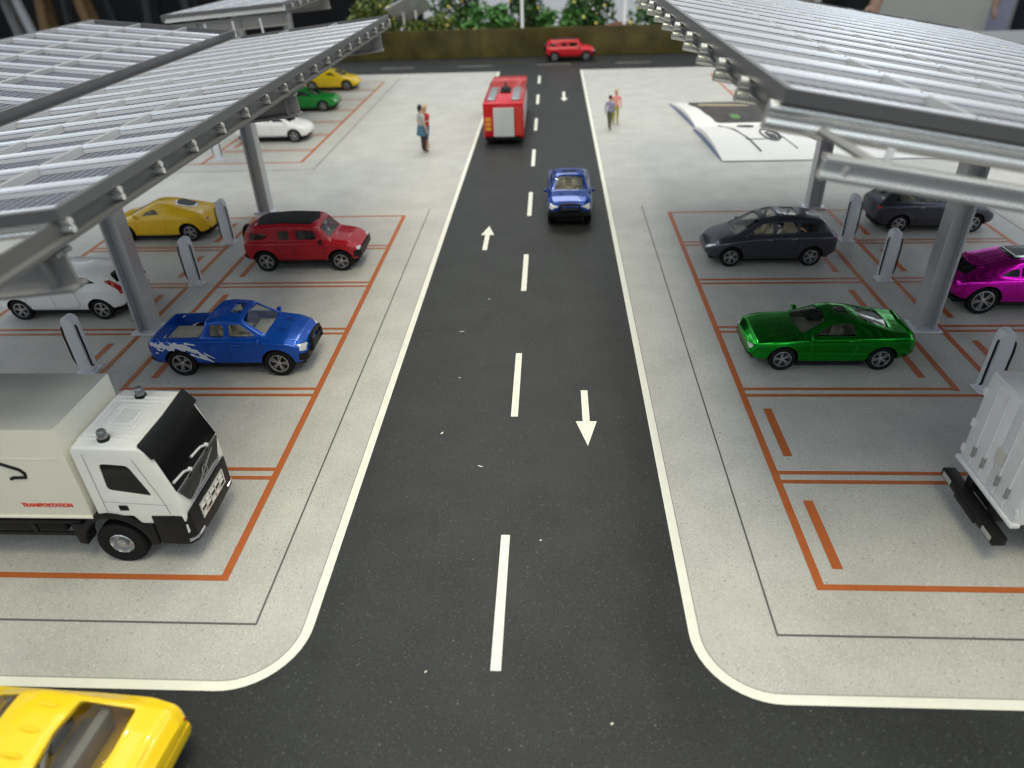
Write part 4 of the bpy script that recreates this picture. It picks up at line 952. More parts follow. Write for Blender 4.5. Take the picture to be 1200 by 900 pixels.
# ------------------------------------------------------------------ solar canopies
def canopy(name, label, wings, post_x, posts_y, rafters_y, base_z=0., post_top=5.1, shift=(0, 0)):
    root = thing(name, label, 'solar canopy', (post_x + shift[0], (posts_y[0] if posts_y else rafters_y[0]) + shift[1], 0), 0, 'solar canopies over the parking fields')
    ox, oy = root.location.x - shift[0], root.location.y - shift[1]
    for W in wings:
        Xe, Ze, s, t, ncol, dx, y0, nrow, dy = W['X'], W['Z'], W['s'], radians(W['tilt']), W['ncol'], W['dx'], W['y0'], W['nrow'], W['dy']
        dvec = Vector((s*cos(t), 0, -sin(t))); nvec = Vector((s*sin(t), 0, cos(t)))      # s: direction from the high edge to the valley
        O = Vector((Xe - ox, -oy, Ze)); rot = Matrix((dvec, Vector((0, 1, 0)), nvec)).transposed().to_4x4()
        if rot.determinant() < 0: pass
        def P(u, y, n): return O + dvec*u + Vector((0, y, 0)) + nvec*n
        def pbox(b, u0, u1, ya, yb, n0, n1, mi=0):
            vs = [P(u, y, n) for u in (u0, u1) for y in (ya, yb) for n in (n0, n1)]
            b.add(vs, [(0, 1, 3, 2), (4, 6, 7, 5), (0, 4, 5, 1), (2, 3, 7, 6), (0, 2, 6, 4), (1, 5, 7, 3)], mi)
        fh = W.get('fh', .16); es = W.get('es', .22); Wd = ncol*dx; y1 = y0 + nrow*dy
        # one panel: raised rails across, side bars, sunk cell sheet
        pm = {}
        for c in range(ncol):
            for r in range(nrow):
                if c not in pm:
                    b = MB(); ua, ub = c*dx, (c + 1)*dx
                    def lb(u0, u1, ya, yb, n0, n1, mi=0):
                        b.add([(dvec*u + Vector((0, y, 0)) + nvec*n) for u in (u0, u1) for y in (ya, yb) for n in (n0, n1)],
                              [(0, 1, 3, 2), (4, 6, 7, 5), (0, 4, 5, 1), (2, 3, 7, 6), (0, 2, 6, 4), (1, 5, 7, 3)], mi)
                    rw = W.get('rw', .20); lb(.005, dx - .005, .006, rw, -fh, -.05)
                    for yy in (.045, rw - .045):
                        b.tube([dvec*.012 + Vector((0, yy, 0)) + nvec*-.045, dvec*(dx - .012) + Vector((0, yy, 0)) + nvec*-.045], .045, 8, 3)
                    lb(.004, .05, rw, dy - .004, -fh, -.004, 2); lb(dx - .05, dx - .004, rw, dy - .004, -fh, -.004, 2)  # side bars in a greyer material, their shading put into the colour
                    lb(.05, dx - .05, rw, dy - .004, -fh + .005, -fh + .03, 1)
                    pm[c] = b.mesh('solar_panel', ['frame', 'cell', 'steel', 'rail'], 30)
                put('solar_panel', pm[0], root, O + dvec*(c*dx) + Vector((0, y0 + r*dy, 0)))
        b = MB()
        pbox(b, -.10, 0, y0 - .10, y1 + .10, -es, .012); pbox(b, Wd, Wd + .08, y0 - .10, y1 + .10, -.30, .012)
        pbox(b, 0, Wd, y0 - .10, y0, -es, .010); pbox(b, 0, Wd, y1, y1 + .08, -es, .010)
        b.build('edge_frame', ['frame_side'], root, 0)
        pw = W.get('pw', .36); pd = W.get('pd', .40); ext = W.get('ext', .16)
        b = MB()      # purlin: two rails on a web
        rr = W.get('rr', .075)
        for n in (-es - rr, -es - pw + rr):
            b.tube([dvec*(-ext) + nvec*n, dvec*(Wd*.5) + nvec*n, dvec*Wd + nvec*n], rr, 10)
        b.add([dvec*u + Vector((0, y, 0)) + nvec*n for u in (-ext + .02, Wd) for y in (-.015, .05) for n in (-es - .02, -es - pw + .02)], [(0, 1, 3, 2), (4, 6, 7, 5), (0, 4, 5, 1), (2, 3, 7, 6), (0, 2, 6, 4), (1, 5, 7, 3)])
        pu = b.mesh('purlin', ['alu'], 40)
        for r in range(nrow + 1):
            put('purlin', pu, root, O + Vector((0, y0 + r*dy + .03, 0)))
        b = MB(); n0, n1 = -es - .02, -W.get('beam', .85)
        for u in (.02, Wd*.52):
            yb = y0 + (W.get('beam0', .08) if u < 1 else .08); pbox(b, u, u + .05, yb, y1, n1, n0); pbox(b, u - W.get('lip', .06), u + .20, yb, y1, n1 - .055, n1)
        b.build('edge_beam', ['beam_steel'], root, 0)
        rn = W.get('rn', 1.0); rh = W.get('rh', .6); ru = W.get('ru', -.25)
        for ry in rafters_y:
            b = MB(); e = W.get('rend', Wd); fw = W.get('fw', .17)
            pbox(b, ru, e, ry - .03, ry + .03, -rn - rh/2, -rn + rh/2)
            for n in (-rn - rh/2, -rn + rh/2 - .07): pbox(b, ru, e, ry - fw, ry + fw, n, n + .07)
            for k in range(3): pbox(b, ru + .25 + k*2.2, ru + .30 + k*2.2, ry - fw*.9, ry + fw*.9, -rn - rh/2 + .07, -rn + rh/2 - .07)
            b.build('rafter', [W.get('rm', 'alu_dark')], root, 30, .012)
        for (ya, ua, na, yb, ub, nb) in W.get('braces', []):
            b = MB(); b.tube([P(ua, ya, na), P(ub, yb, nb)], .055, 8); b.build('brace', ['alu_dark'], root)
        for (ya, ua, na, nb) in W.get('struts', []):
            b = MB(); b.tube([P(ua, ya, na), P(ua, ya, nb)], .05, 8); b.build('strut', ['frame'], root)
    for py in posts_y:
        x, y = 0, py - oy
        b = MB(); h = post_top
        b.box(x - .26, x - .19, y - .25, y + .25, .05, h); b.box(x + .19, x + .26, y - .25, y + .25, .05, h); b.box(x - .19, x + .19, y - .035, y + .035, .05, h)
        b.build('post', ['steel'], root, 0, .012)
        b = MB(); b.box(x - .42, x + .42, y - .36, y + .36, .012, .06)
        for sx in (-1, 1):
            for sy in (-1, 1): b.lathe([(.001, .10), (.045, .10), (.045, .05)], 8, 'Z', c=(x + sx*.34, y + sy*.29, 0))
        b.build('base_plate', ['frame'], root, 0, .008)
        b = MB(); b.box(x - .45, x + .45, y - .28, y + .28, h - .06, h + .05); b.prism([(x + .26, h - .5), (x + .62, h - .06), (x + .26, h - .06)], 1, y - .03, y + .03); b.prism([(x - .26, h - .5), (x - .62, h - .06), (x - .26, h - .06)], 1, y - .03, y + .03)
        b.build('post_bracket', ['alu_dark'], root, 0)
    return root
near_left = [dict(beam0=-3.5, X=-6.4, Z=7.08, s=-1, tilt=5.8, ncol=3, dx=1.98, y0=8.60, nrow=17, dy=1.29, rn=.74, rh=.54, ru=-.06, beam=.36, pw=.21, es=.14, ext=.13, rr=.052, lip=.16),
             dict(X=-18.05, Z=7.22, s=1, tilt=5.4, ncol=3, dx=1.83, y0=8.60, nrow=17, dy=1.29, rn=.74, rh=.54, ru=.1, beam=.36, pw=.21, es=.14, rr=.052)]
CL = canopy('solar_canopy', 'solar panel canopy on grey posts over the near left parking bays', near_left, -12.04, [7.9, 18.25, 28.65], [8.35, 18.3, 28.7], post_top=5.55)
far_left = [dict(X=-12.95, Z=7.05, s=-1, tilt=3.8, ncol=3, dx=1.98, y0=37.9, nrow=16, dy=1.29, rn=.74, rh=.54, ru=-.06, beam=.36, pw=.21, es=.14, rr=.052, lip=.16, struts=[(37.9, 1.2, -.55, -1.6), (37.9, 2.6, -.55, -1.6), (37.9, 4.0, -.55, -1.6), (37.9, 5.2, -.55, -1.6)])]
CF = canopy('solar_canopy', 'distant solar panel canopy over the far left parking field', far_left, -18.5, [46.0, 55.0], [38.4, 46.0, 55.0], post_top=5.6)
near_right = [dict(X=2.75, Z=8.30, s=1, tilt=10.2, ncol=6, dx=2.33, y0=8.75, nrow=16, dy=1.50, rn=.68, rh=.27, ru=.45, beam=.34, pw=.34, ext=.20, rr=.085, es=.15, fw=.10, rm='alu', fh=.15, rw=.34,
                   braces=[(8.72, .45, -.38, 8.36, 1.15, -.60), (18.2, .75, -.4, 18.0, 1.55, -.6)], struts=[(8.55, 1.28, -.42, -.62), (8.55, 6.0, -.42, -.6)])]
CR = canopy('solar_canopy', 'solar panel canopy on grey posts over the near right parking bays', near_right, AX + .02, [7.9, 18.2, 28.3], [8.30, 18.0, 28.2], post_top=6.0)

# ------------------------------------------------------------------ chargers
def make_charger():
    t = thing('charging_station', 'x', 'charger', (0, 0, 0), 0, 'charging stations between the bays')
    # slab seen broad side on from the road; rounded head
    prof = [(-.19, .05), (.19, .05)] + [(.165*cos(a) , 1.54 + .165*sin(a)) for a in [pi*k/10 for k in range(11)]]
    b = MB(); b.prism(prof, 1, -.15, .15); b.build('body', ['charger'], t, 40, .03, 3)
    b = MB(); b.box(-.25, .25, -.21, .21, .012, .045); b.build('base_plate', ['charger'], t, 0, .01)
    for s in (-1, 1):
        b = MB(); b.prism(rounded([(-.09, .22), (.09, .22), (.09, 1.50), (-.09, 1.50)], .085, 4), 0, *sorted((s*.176, s*.150))); b.build('holster', ['charger'], t, 40)
        b = MB(); b.tube([(s*.17, -.07, 1.46), (s*.215, -.11, 1.38), (s*.225, -.13, 1.15), (s*.225, -.12, .80), (s*.225, -.12, .45), (s*.20, -.09, .24), (s*.17, 0, .18)], .026, 8); b.build('cable', ['cable'], t)
    return t
CH = make_charger()
spots = [(-12.66, 15.98, 'charging post standing behind the white box truck'), (-11.98, 21.45, 'pale charging post between left canopy post and red off-roader'), (-12.25, 25.15, 'charging post beside the tail of the yellow sports car'),
         (-17.3, 36.75, 'distant charging post below the far end of the left canopy'), (10.62, 15.02, 'charging post with looped black cable behind the right truck'), (10.62, 21.42, 'charging post nearest behind the right canopy post'), (10.60, 24.75, 'charging post between the two grey estate cars')]
for i, (x, y, lab) in enumerate(spots):
    c = CH if i == 0 else copy_tree(CH)
    c.location = (x, y, 0); c['label'] = lab

# ------------------------------------------------------------------ people
def skin_body(name, joints, edges, mats, parent, sub=1):
    me = bpy.data.meshes.new(name); me.from_pydata([j[0] for j in joints], edges, [])
    o = bpy.data.objects.new(name, me); COL.objects.link(o)
    md = o.modifiers.new('skin', 'SKIN'); md.use_smooth_shade = True
    for i, j in enumerate(joints):
        r = j[1]; me.skin_vertices[0].data[i].radius = (r, r) if not isinstance(r, tuple) else r
    me.skin_vertices[0].data[0].use_root = True
    sb = o.modifiers.new('sub', 'SUBSURF'); sb.levels = sub; sb.render_levels = sub
    dg = bpy.context.evaluated_depsgraph_get(); dg.update()
    m2 = bpy.data.meshes.new_from_object(o.evaluated_get(dg)); o.modifiers.clear(); o.data = m2; bpy.data.meshes.remove(me)
    for m in mats: m2.materials.append(M[m])
    for p in m2.polygons: p.use_smooth = True
    o.parent = parent
    return o
def make_person(label, loc, rz, H, top, bottom, hair, shoes, long_sleeve=False, skirt=None, hair_len=0, pose=0, group=None, legs=None):
    root = thing('person', label, 'person', loc, rz, group); k = H/1.75
    V = lambda x, y, z: (x*k, y*k, z*k)     # facing +x
    J = []; E = []
    def j(p, r, par=None):
        J.append((V(*p), r*k if not isinstance(r, tuple) else (r[0]*k, r[1]*k)))
        if par is not None: E.append((par, len(J) - 1))
        return len(J) - 1
    pel = j((0, 0, .96), (.15, .12)); wa = j((0, 0, 1.10), (.135, .105), pel); ch = j((.0, 0, 1.28), (.16, .12), wa); nk = j((-.01, 0, 1.45), .062, ch)
    hd = j((.01, 0, 1.53), .065, nk); h2 = j((.015, 0, 1.63), (.085, .098), hd); h3 = j((.005, 0, 1.71), (.07, .08), h2)
    sw = .10 if pose == 0 else .16
    for s in (-1, 1):
        st = s*sw if pose else 0
        hp = j((0, s*.09, .90), .10, pel); kn = j((st*.5 + .02, s*.10, .50), .068, hp); an = j((st, s*.10, .09), .045, kn); ft = j((st + .14, s*.115, .045), .045, an)
        sh = j((0, s*.19, 1.40), .062, ch)
        if pose == 2 and s > 0: el = j((.10, s*.24, 1.16), .045, sh); wr = j((.30, s*.12, 1.20), .032, el); d = Vector((.75, -.5, .1))
        else: el = j((-.03, s*.25, 1.13), .045, sh); wr = j((.05, s*.27, .90), .032, el); d = Vector((.15, 0, -1))
        d.normalize(); w = Vector(J[wr][0])/k
        pm = j(tuple(w + d*.07), (.036, .022), wr)
        side = Vector((1, 0, .1)); pc = Vector(J[pm][0])/k
        for q, (o, ln) in enumerate([(-.027, .060), (-.009, .072), (.009, .068), (.027, .054)]):
            a = pc + side*o + d*.035; f1 = j(tuple(a), .0095, pm); f2 = j(tuple(a + d*ln*.5 + Vector((.004, -s*.006, 0))), .0088, f1); j(tuple(a + d*ln + Vector((.006, -s*.018, 0))), .0075, f2)
        t1 = j(tuple(pc + side*.040 - d*.02), .011, pm); j(tuple(pc + side*.058 + d*.022), .009, t1)
    body = skin_body('body', J, E, ['skin', top, bottom, shoes, legs or bottom], root, 2)
    for p in body.data.polygons:
        z, x, y = p.center.z/k, p.center.x/k, abs(p.center.y)/k
        arm = y > .195 and z > .7 or (pose == 2 and x > .12 and z > 1.0)
        if z < .075: mi = 3
        elif z < .97 and not arm: mi = 2 if (z > .45 or legs is None) else 4
        elif z < 1.44 and (not arm or long_sleeve and z > .93 or z > 1.20): mi = 1
        else: mi = 0
        p.material_index = mi
    b = MB()       # hair cap
    n = 12; rows = []
    for i in range(7):
        a = i/6*pi*.58; rows.append([V(.008 - .02 + .108*sin(a)*cos(2*pi*q/n)*(1 if cos(2*pi*q/n) < 0 else .80 - .25*(i/6)), .098*sin(a)*sin(2*pi*q/n), 1.645 + .125*cos(a) - (hair_len*max(0, -cos(2*pi*q/n)) if i == 6 else 0)) for q in range(n + 1)])
    b.grid(rows); b.build('hair', [hair], root, 60)
    b = MB()
    for s in (-1, 1): b.lathe([(.001, .012), (.010, .008), (.013, 0)], 8, 'X', c=V(.098, s*.034, 1.635))
    for i in range(len(b.v)): pass
    b.build('eye', ['shoe_d'], root)
    b = MB(); b.tube([V(.09, 0, 1.635), V(.118, 0, 1.60), V(.10, 0, 1.588)], [.008*k, .015*k, .008*k], 6); b.build('nose', ['skin'], root)
    b = MB(); b.tube([V(.096, -.024, 1.562), V(.104, 0, 1.558), V(.096, .024, 1.562)], .006*k, 6); b.build('mouth', ['c_red'], root)
    for s in (-1, 1):
        b = MB(); b.lathe([(.001, .012*k), (.022*k, .010*k), (.028*k, 0), (.02*k, -.006*k)], 10, 'Y', c=V(0, s*.092, 1.615)); b.build('ear', ['skin'], root)
    if skirt:
        b = MB(); b.lathe([(r*k, z*k) for r, z in ((.165, 1.02), (.19, .92), (.225, .74), (.235, .66), (.20, .67), (.15, 1.0))], 20, 'Z'); b.build('skirt', [skirt], root, 50)
    return root
make_person('woman in grey top, blue skirt and dark tights, standing left of the road', (-6.62, 37.45, Z_PAVE), radians(35), 2.36, 'c_grey', 'c_dark', 'h_dark', 'shoe_d', skirt='c_blue', hair_len=.10, group='small figures on the pavement')
make_person('person in red top and blue shorts close behind the woman in grey', (-6.50, 37.95, Z_PAVE), radians(235), 2.25, 'c_red', 'c_blue', 'h_blond', 'shoe_d', pose=2, legs='skin', group='small figures on the pavement')
make_person('man in lavender shirt and olive trousers striding right of the road', (3.25, 41.3, Z_PAVE), radians(60), 1.85, 'c_lav', 'c_olive', 'h_dark', 'shoe', long_sleeve=True, pose=1, group='small figures on the pavement')
make_person('person in pink top and yellow trousers beside the man in lavender', (3.68, 42.6, Z_PAVE), radians(-80), 1.9, 'c_pink', 'c_yel', 'h_blond', 'shoe_d', long_sleeve=True, hair_len=.12, group='small figures on the pavement')

# ------------------------------------------------------------------ open brochure
BR = thing('brochure', 'open white brochure with sketches and a car photo lying flat', 'brochure', (8, 41, Z_PAVE))
def zlow(v): return .06 + .46*sin(min(1, v)*pi)**.8*(1 - v*.35) + .10*(1 - v)      # page bulge from the spine (v=0) to its edge (v=1)
def pg(u, v, o=0., side=-1):
    """point on a page: u along the spine, v away from it"""
    x = u*11.2 - (.15 if side < 0 else 0) + (.35*v if side < 0 else -.55*v); y = side*(.05 + v*(6.2 if side < 0 else 6.6)) ; return (x, y, zlow(v)*(1 if side < 0 else .85) + o)
for side, cv in ((-1, 'paper'), (1, 'paper')):
    b = MB(); nu, nv = 12, 16
    A = [[pg(i/nu, q/nv, 0, side) for q in range(nv + 1)] for i in range(nu + 1)]; Bt = [[(p[0], p[1], p[2]*.55) for p in r] for r in A]
    n = nv + 1; vs = [p for r in A for p in r] + [p for r in Bt for p in r]; N = len(A)*n; fs = []
    for i in range(nu):
        for q in range(nv):
            f = (i*n + q, i*n + q + 1, (i + 1)*n + q + 1, (i + 1)*n + q); fs += [f, [N + t for t in f[::-1]]]
    b.add(vs, fs)
    rim = [q for q in range(n)]; fs2 = []
    for a in range(n - 1): fs2.append((a, a + 1, a + 1 + N, a + N)); e = nu*n; fs2.append((e + a, e + a + 1, e + a + 1 + N, e + a + N))
    for i in range(nu): fs2.append((i*n + nv, (i + 1)*n + nv, (i + 1)*n + nv + N, i*n + nv + N))
    for f in fs2: b.f.append(list(f)); b.m.append(0)
    b.build('page', [cv], BR, 40)
    b = MB(); C = [[(p[0] - .02, p[1], p[2]*.54) for p in r] for r in A]; D = [[(p[0] - .02, p[1], p[2]*.0 + .004) for p in r] for r in A]
    vs = [p for r in C for p in r] + [p for r in D for p in r]; fs = []
    for i in range(nu):
        for q in range(nv):
            f = (i*n + q, i*n + q + 1, (i + 1)*n + q + 1, (i + 1)*n + q); fs += [f, [N + t for t in f[::-1]]]
    for a in range(n - 1): fs.append((a, a + 1, a + 1 + N, a + N)); e = nu*n; fs.append((e + a, e + a + 1, e + a + 1 + N, e + a + N))
    for i in range(nu): fs.append((i*n + nv, (i + 1)*n + nv, (i + 1)*n + nv + N, i*n + nv + N))
    b.add(vs, fs); b.build('cover', ['paper_blue'], BR, 40)
def pp(side): return lambda u, v, o: pg(u*.64, v, o, side)
b = MB(); patch(b, [(.10, .70), (.15, .97), (.26, .93), (.40, .98), (.56, .93), (.68, .66), (.76, .30), (.66, .06), (.17, .06), (.12, .40)], pp(1), .012, .01, 20, 8); ph = b.build('photo', ['photo_brown'], BR, 40)
b = MB(); patch(b, [(.15, .62), (.30, .60), (.56, .56), (.56, .64), (.30, .72), (.16, .74)], pp(1), .02, .01, 10, 3); b.build('photo_panel', ['photo_tan'], ph, 40)
b = MB(); patch(b, rounded([(.31, .14), (.38, .14), (.38, .26), (.31, .26)], .03), pp(1), .02, .01, 8, 3); b.build('photo_plant', ['photo_green'], ph, 40)
def line(b, pts, w=.05, side=-1): b.tube([pg(u*.64, v, .012, side) for u, v in pts], w, 6)
b = MB(); line(b, [(.17, .08), (.22, .35), (.26, .62), (.285, .86)]); line(b, [(.24, .62), (.42, .62)], .025); line(b, [(.44, .30), (.50, .58), (.54, .82)], .03)
for c, (u0, v0, ru, rv) in enumerate([(.345, .16, .055, .07), (.435, .50, .06, .16), (.445, .52, .035, .10), (.36, .20, .03, .04)]):
    b.tube([pg((u0 + ru*cos(2*pi*q/20))*.64, v0 + rv*sin(2*pi*q/20), .012, -1) for q in range(20)], .045, 6, closed=True)
patch(b, rounded([(.40, .44), (.47, .50), (.46, .62), (.41, .58)], .02), pp(-1), .014, .01, 6, 3)
for q in range(14): u = .56 + .012*q; v = .10 + .045*q; line(b, [(u, v), (u + .012, v + .05)], .03); line(b, [(u + .02, v - .01), (u + .03, v + .03)], .03)
line(b, [(.86, .30), (.90, .62)], .06)
b.build('sketch', ['ink'], BR, 40)

# ------------------------------------------------------------------ fence, plants and lamps behind the cross road
FN = thing('fence', 'low olive brown acrylic fence along the far cross road', 'fence', (0, 67.5, 0))
for k in range(-4, 3):
    b = MB(); b.box(k*6.2 + .08, k*6.2 + 6.12, -.06, .06, .02, 2.3); b.build('fence_panel', ['fence'], FN, 0, .02)
    b = MB(); b.box(k*6.2 - .08, k*6.2 + .08, -.10, .10, .0, 2.36); b.build('fence_post', ['fence_post'], FN, 0, .02)
b = MB(); b.box(-24.8, 18.6, 67.7, 75.9, -.01, 1.3); tag(b.build('planting_bed', ['soil'], smooth=0), kind='structure')
b = MB(); rows = []
for i in range(9):
    a = i/8*pi/2; rows.append([((2.3*cos(a)*(1 + .08*sin(3*q)))*cos(2*pi*q/24) + 6.1, (1.6*cos(a))*sin(2*pi*q/24) + 69.6, 1.28 + 1.0*sin(a)*(1 + .05*cos(5*q))) for q in range(25)])
b.grid(rows); tag(b.build('soil_mound', ['soil']), kind='structure')

def leaf_cloud(n, rx, ry, rz, cz, size, seed, clumps=9):
    rnd = random.Random(seed); b = MB()
    cs = [(rnd.uniform(-.75, .75)*rx, rnd.uniform(-.7, .7)*ry, cz + rnd.uniform(-.8, .8)*rz, rnd.uniform(.30, .55)) for _ in range(clumps)]
    for i in range(n):
        c = rnd.choice(cs); a = rnd.uniform(0, 2*pi); u = rnd.uniform(-1, 1); r = c[3]*rnd.uniform(.55, 1.05)
        q = sqrt(1 - u*u); p = Vector((c[0] + r*rx*q*cos(a), c[1] + r*ry*q*sin(a), c[2] + r*rz*1.1*u))
        e = Euler((rnd.uniform(-1.2, 1.2), rnd.uniform(-1.2, 1.2), rnd.uniform(0, 6.3))).to_matrix(); l = size*rnd.uniform(.6, 1.3); w = l*.42
        b.add([p + e @ Vector(t) for t in ((-l, 0, 0), (-l*.2, w, .06*l), (l*.5, w*.75, 0), (l, 0, -.15*l), (l*.5, -w*.75, 0), (-l*.2, -w, .06*l))], [(0, 1, 2, 3, 4, 5)])
    return b, cs
fb = MB()
for q in range(6):
    a = 2*pi*q/6; c, s = cos(a), sin(a); fb.add([(0, 0, .03), (.10*c - .07*s, .10*s + .07*c, .05), (.24*c, .24*s, .02), (.10*c + .07*s, .10*s - .07*c, .05)], [(0, 1, 2, 3)])
fb.lathe([(.07, .03), (.05, .09), (.001, .11)], 8, 'Z')
flower = fb.mesh('flower', ['yflower'], 40); flower_w = flower.copy(); flower_w.materials[0] = M['wflower']
kinds = [('leaf1', 'yflower'), ('leaf2', 'yflower'), ('leaf3', 'yflower')]
bush_spec = [(-15.8, 70.6, 2.2, 2.7, 2), (-10.6, 69.8, 2.3, 1.9, 2), (-8.4, 71.6, 2.2, 3.6, 0), (-5.0, 69.9, 2.4, 2.2, 1), (-1.8, 71.0, 2.0, 3.4, 0), (.9, 69.9, 2.0, 1.8, 1), (3.4, 71.0, 2.2, 3.0, 0), (9.6, 70.0, 2.6, 3.0, 0), (13.4, 71.0, 2.4, 3.2, 2)]
labs = ['olive shrub just left of the striped panel', 'low yellow flowered shrub in front of the striped panel', 'tall dark green shrub right of the striped panel',
        'bright green rounded shrub behind the fire engine', 'tall dark shrub right of the bright green one', 'low light green shrub beside the lamp post', 'bushy green shrub behind the red off-roader', 'yellow flowered shrub right of the brown mound', 'olive shrub behind the right canopy corner']
for i, (x, y, r, h, kd) in enumerate(bush_spec):
    t = thing('flowering_shrub', labs[i], 'shrub', (x, y, 1.28), 0, 'artificial shrubs behind the fence')
    near = abs(x) < 18
    b, cs = leaf_cloud(1400, r, 1.3, h*.62, h*.55, .27, 40 + i, 14); b.build('foliage', [kinds[kd][0]], t, 0)
    b = MB(); rnd = random.Random(i)
    for q in range(5): b.tube([(rnd.uniform(-.3, .3), rnd.uniform(-.2, .2), -.3), (rnd.uniform(-.5, .5)*r, rnd.uniform(-.4, .4), h*.5), (rnd.uniform(-.8, .8)*r, rnd.uniform(-.6, .6), h*.95)], [.07, .05, .02], 6)
    b.build('stem', ['stem'], t)
    for q in range((16 if kd != 1 else 6) if near else 4):
        c = cs[q % len(cs)]; a = rnd.uniform(pi, 2*pi); zz = rnd.uniform(-.9, .9)
        f = put('flower', flower if rnd.random() < .85 else flower_w, t, (c[0] + c[3]*r*cos(a)*.9, c[1] + 1.3*c[3]*sin(a) - .12, c[2] + c[3]*h*.62*zz), (rnd.uniform(.5, 1.5), rnd.uniform(-.4, .4), rnd.uniform(-.5, .5)))
        sc = rnd.uniform(.5, .95); f.scale = (sc, sc, sc)
for (x, lab) in ((-2.5, 'slim white lamp post behind the fire engine'), (6.3, 'white lamp post rising from the brown mound')):
    t = thing('lamp_post', lab, 'lamp post', (x, 68.6, 1.25), 0, 'white lamp posts behind the fence')
    b = MB(); b.lathe([(.22, -.2), (.20, .15), (.14, .3), (.12, 5.6), (.001, 5.62)], 14, 'Z'); b.build('pole', ['p_white'], t)
    b = MB(); b.tube([(0, 0, 5.5), (0, -.3, 5.9), (0, -1.1, 6.0)], .07, 8); b.build('arm', ['p_white'], t)
    b = MB(); b.box(-.16, .16, -1.6, -.9, 5.94, 6.06); b.build('lamp_head', ['p_white'], t, 0, .03)
SP = thing('striped_panel', 'pale grey striped panel leaning behind the fence', 'panel', (-12.4, 69.5, 1.3))
mx = Matrix.Translation((0, 0, 2.6)) @ Matrix.Rotation(radians(-24), 4, 'Y') @ Matrix.Rotation(radians(-35), 4, 'X')
b = MB(); b.box(-1.7, 1.7, -1.5, 1.5, -.06, 0, 0, mx); b.build('board', ['frame'], SP, 0)
for k in range(14):
    b = MB(); b.box(-1.66, 1.66, -1.45 + k*.21, -1.37 + k*.21, 0, .03, 0, mx); b.build('slat', ['alu_dark'], SP, 0)
for x in (-.6, .5):
    b = MB(); b.tube([(x, .1, -.2), (x, .1, 2.4)], .09, 8); b.build('leg', ['p_white'], SP)

# ------------------------------------------------------------------ the hall beyond the table
FZ = -37.0
b = MB(); b.add([(-900, -300, FZ), (900, -300, FZ), (900, 1200, FZ), (-900, 1200, FZ)], [(0, 1, 2, 3)]); tag(b.build('hall_floor', ['hall'], smooth=0), kind='structure')
b = MB(); b.box(-18, 34, 112, 114, FZ, 60); tag(b.build('display_wall', ['wallwhite'], smooth=0), 'plain white display wall behind the flowering shrubs', 'wall')
b = MB(); rows = []
for i in range(2): rows.append([(-330 + q*3, 250 + 3*sin(q*.9), FZ if i == 0 else 110) for q in range(105)])
b.grid(rows); rows2 = [[(p[0], p[1] + 1.2, p[2]) for p in r] for r in rows]; b.grid(rows2, flip=True); tag(b.build('curtain', ['curtain'], smooth=40), 'black curtain hanging in the dark hall at upper left', 'curtain')
def stool(lab, x, y, rz, m, seat='darkmetal'):
    t = thing('bar_stool', lab, 'stool', (x, y, FZ), rz, 'bar stools in the dark hall')
    b = MB(); b.lathe([(.001, 42), (8, 42), (9, 41), (9, 40), (8, 39.4), (.001, 39.4)], 24, 'Z'); b.build('seat', [seat], t)
    for k in range(4):
        a = pi/4 + pi/2*k; b = MB(); b.tube([(5*cos(a), 5*sin(a), 39.5), (11*cos(a), 11*sin(a), .2)], 1.1, 8); b.build('leg', [m], t)
    b = MB(); b.tube([(9*cos(2*pi*k/20), 9*sin(2*pi*k/20), 13) for k in range(20)], .5, 6, closed=True); b.build('foot_ring', [m], t)
stool('bar stool with pale metal legs left in the dark hall', -128, 178, .9, 'steel')
stool('bar stool with brown wooden legs beyond the left canopy', -116, 186, .35, 'wood', 'wood')
stool('black bar stool between the metal and wooden stools', -122, 205, .6, 'darkmetal')
stool('black bar stool right of the wooden one', -92, 190, .2, 'darkmetal')
# visitors and a cream van far right
def visitor(lab, x, y, rz, top, bottom, pose=0):
    p = make_person(lab, (x, y, FZ), rz, 64, top, bottom, 'h_dark', 'shoe_d', long_sleeve=True, pose=pose, group='visitors standing beyond the table')
visitor('visitor in black standing beyond the right canopy', 60, 165, radians(200), 'c_black', 'c_black')
visitor('visitor in navy at the far right edge', 102, 168, radians(235), 'c_navy', 'c_navy')
VN = thing('van', 'cream van standing in the hall beyond the right canopy', 'van', (62, 236, FZ), radians(180))
prof = [(-52, 9), (-52, 58), (-46, 66), (18, 66), (30, 52), (50, 42), (54, 34), (54, 9)]
b = MB(); b.prism(prof, 1, -30, 30); vb = b.build('body', ['van'], VN, 35, 3, 3)
cuts = []
for x in (-32, 33):
    c = MB(); c.lathe([(.01, -40), (11.5, -40), (11.5, 40), (.01, 40)], 32, c=(x, 0, 11)); cuts.append(c)
boolean(vb, cuts)
for s in (-1, 1):
    b = MB(); b.prism([(-8, 44), (20, 44), (14, 60), (-8, 60)], 1, s*29.6, s*30.2); b.build('side_window', ['blackgloss'], VN, 0)
    b = MB(); b.tube([(-10, s*30, 60), (-10, s*30, 12), (20, s*30, 12), (24, s*30, 44)], .25, 5); b.build('door_seam', ['alu_dark'], VN)
b = MB(); slab(b, [(19, -26, 65), (30.4, -27, 52.4), (30.4, 27, 52.4), (19, 26, 65)], (.75, 0, .66), .5); b.build('windshield', ['blackgloss'], VN, 0)
b = MB(); b.box(-54, 56, -28, 28, 7, 11); b.build('bumper', ['black'], VN, 0, 1)
b = MB(); b.box(-53.5, -48, -30.6, 30.6, 10, 60); b.build('corner_trim', ['lav'], VN, 30, 1)
ty, ri = wheel_meshes(10, 8)
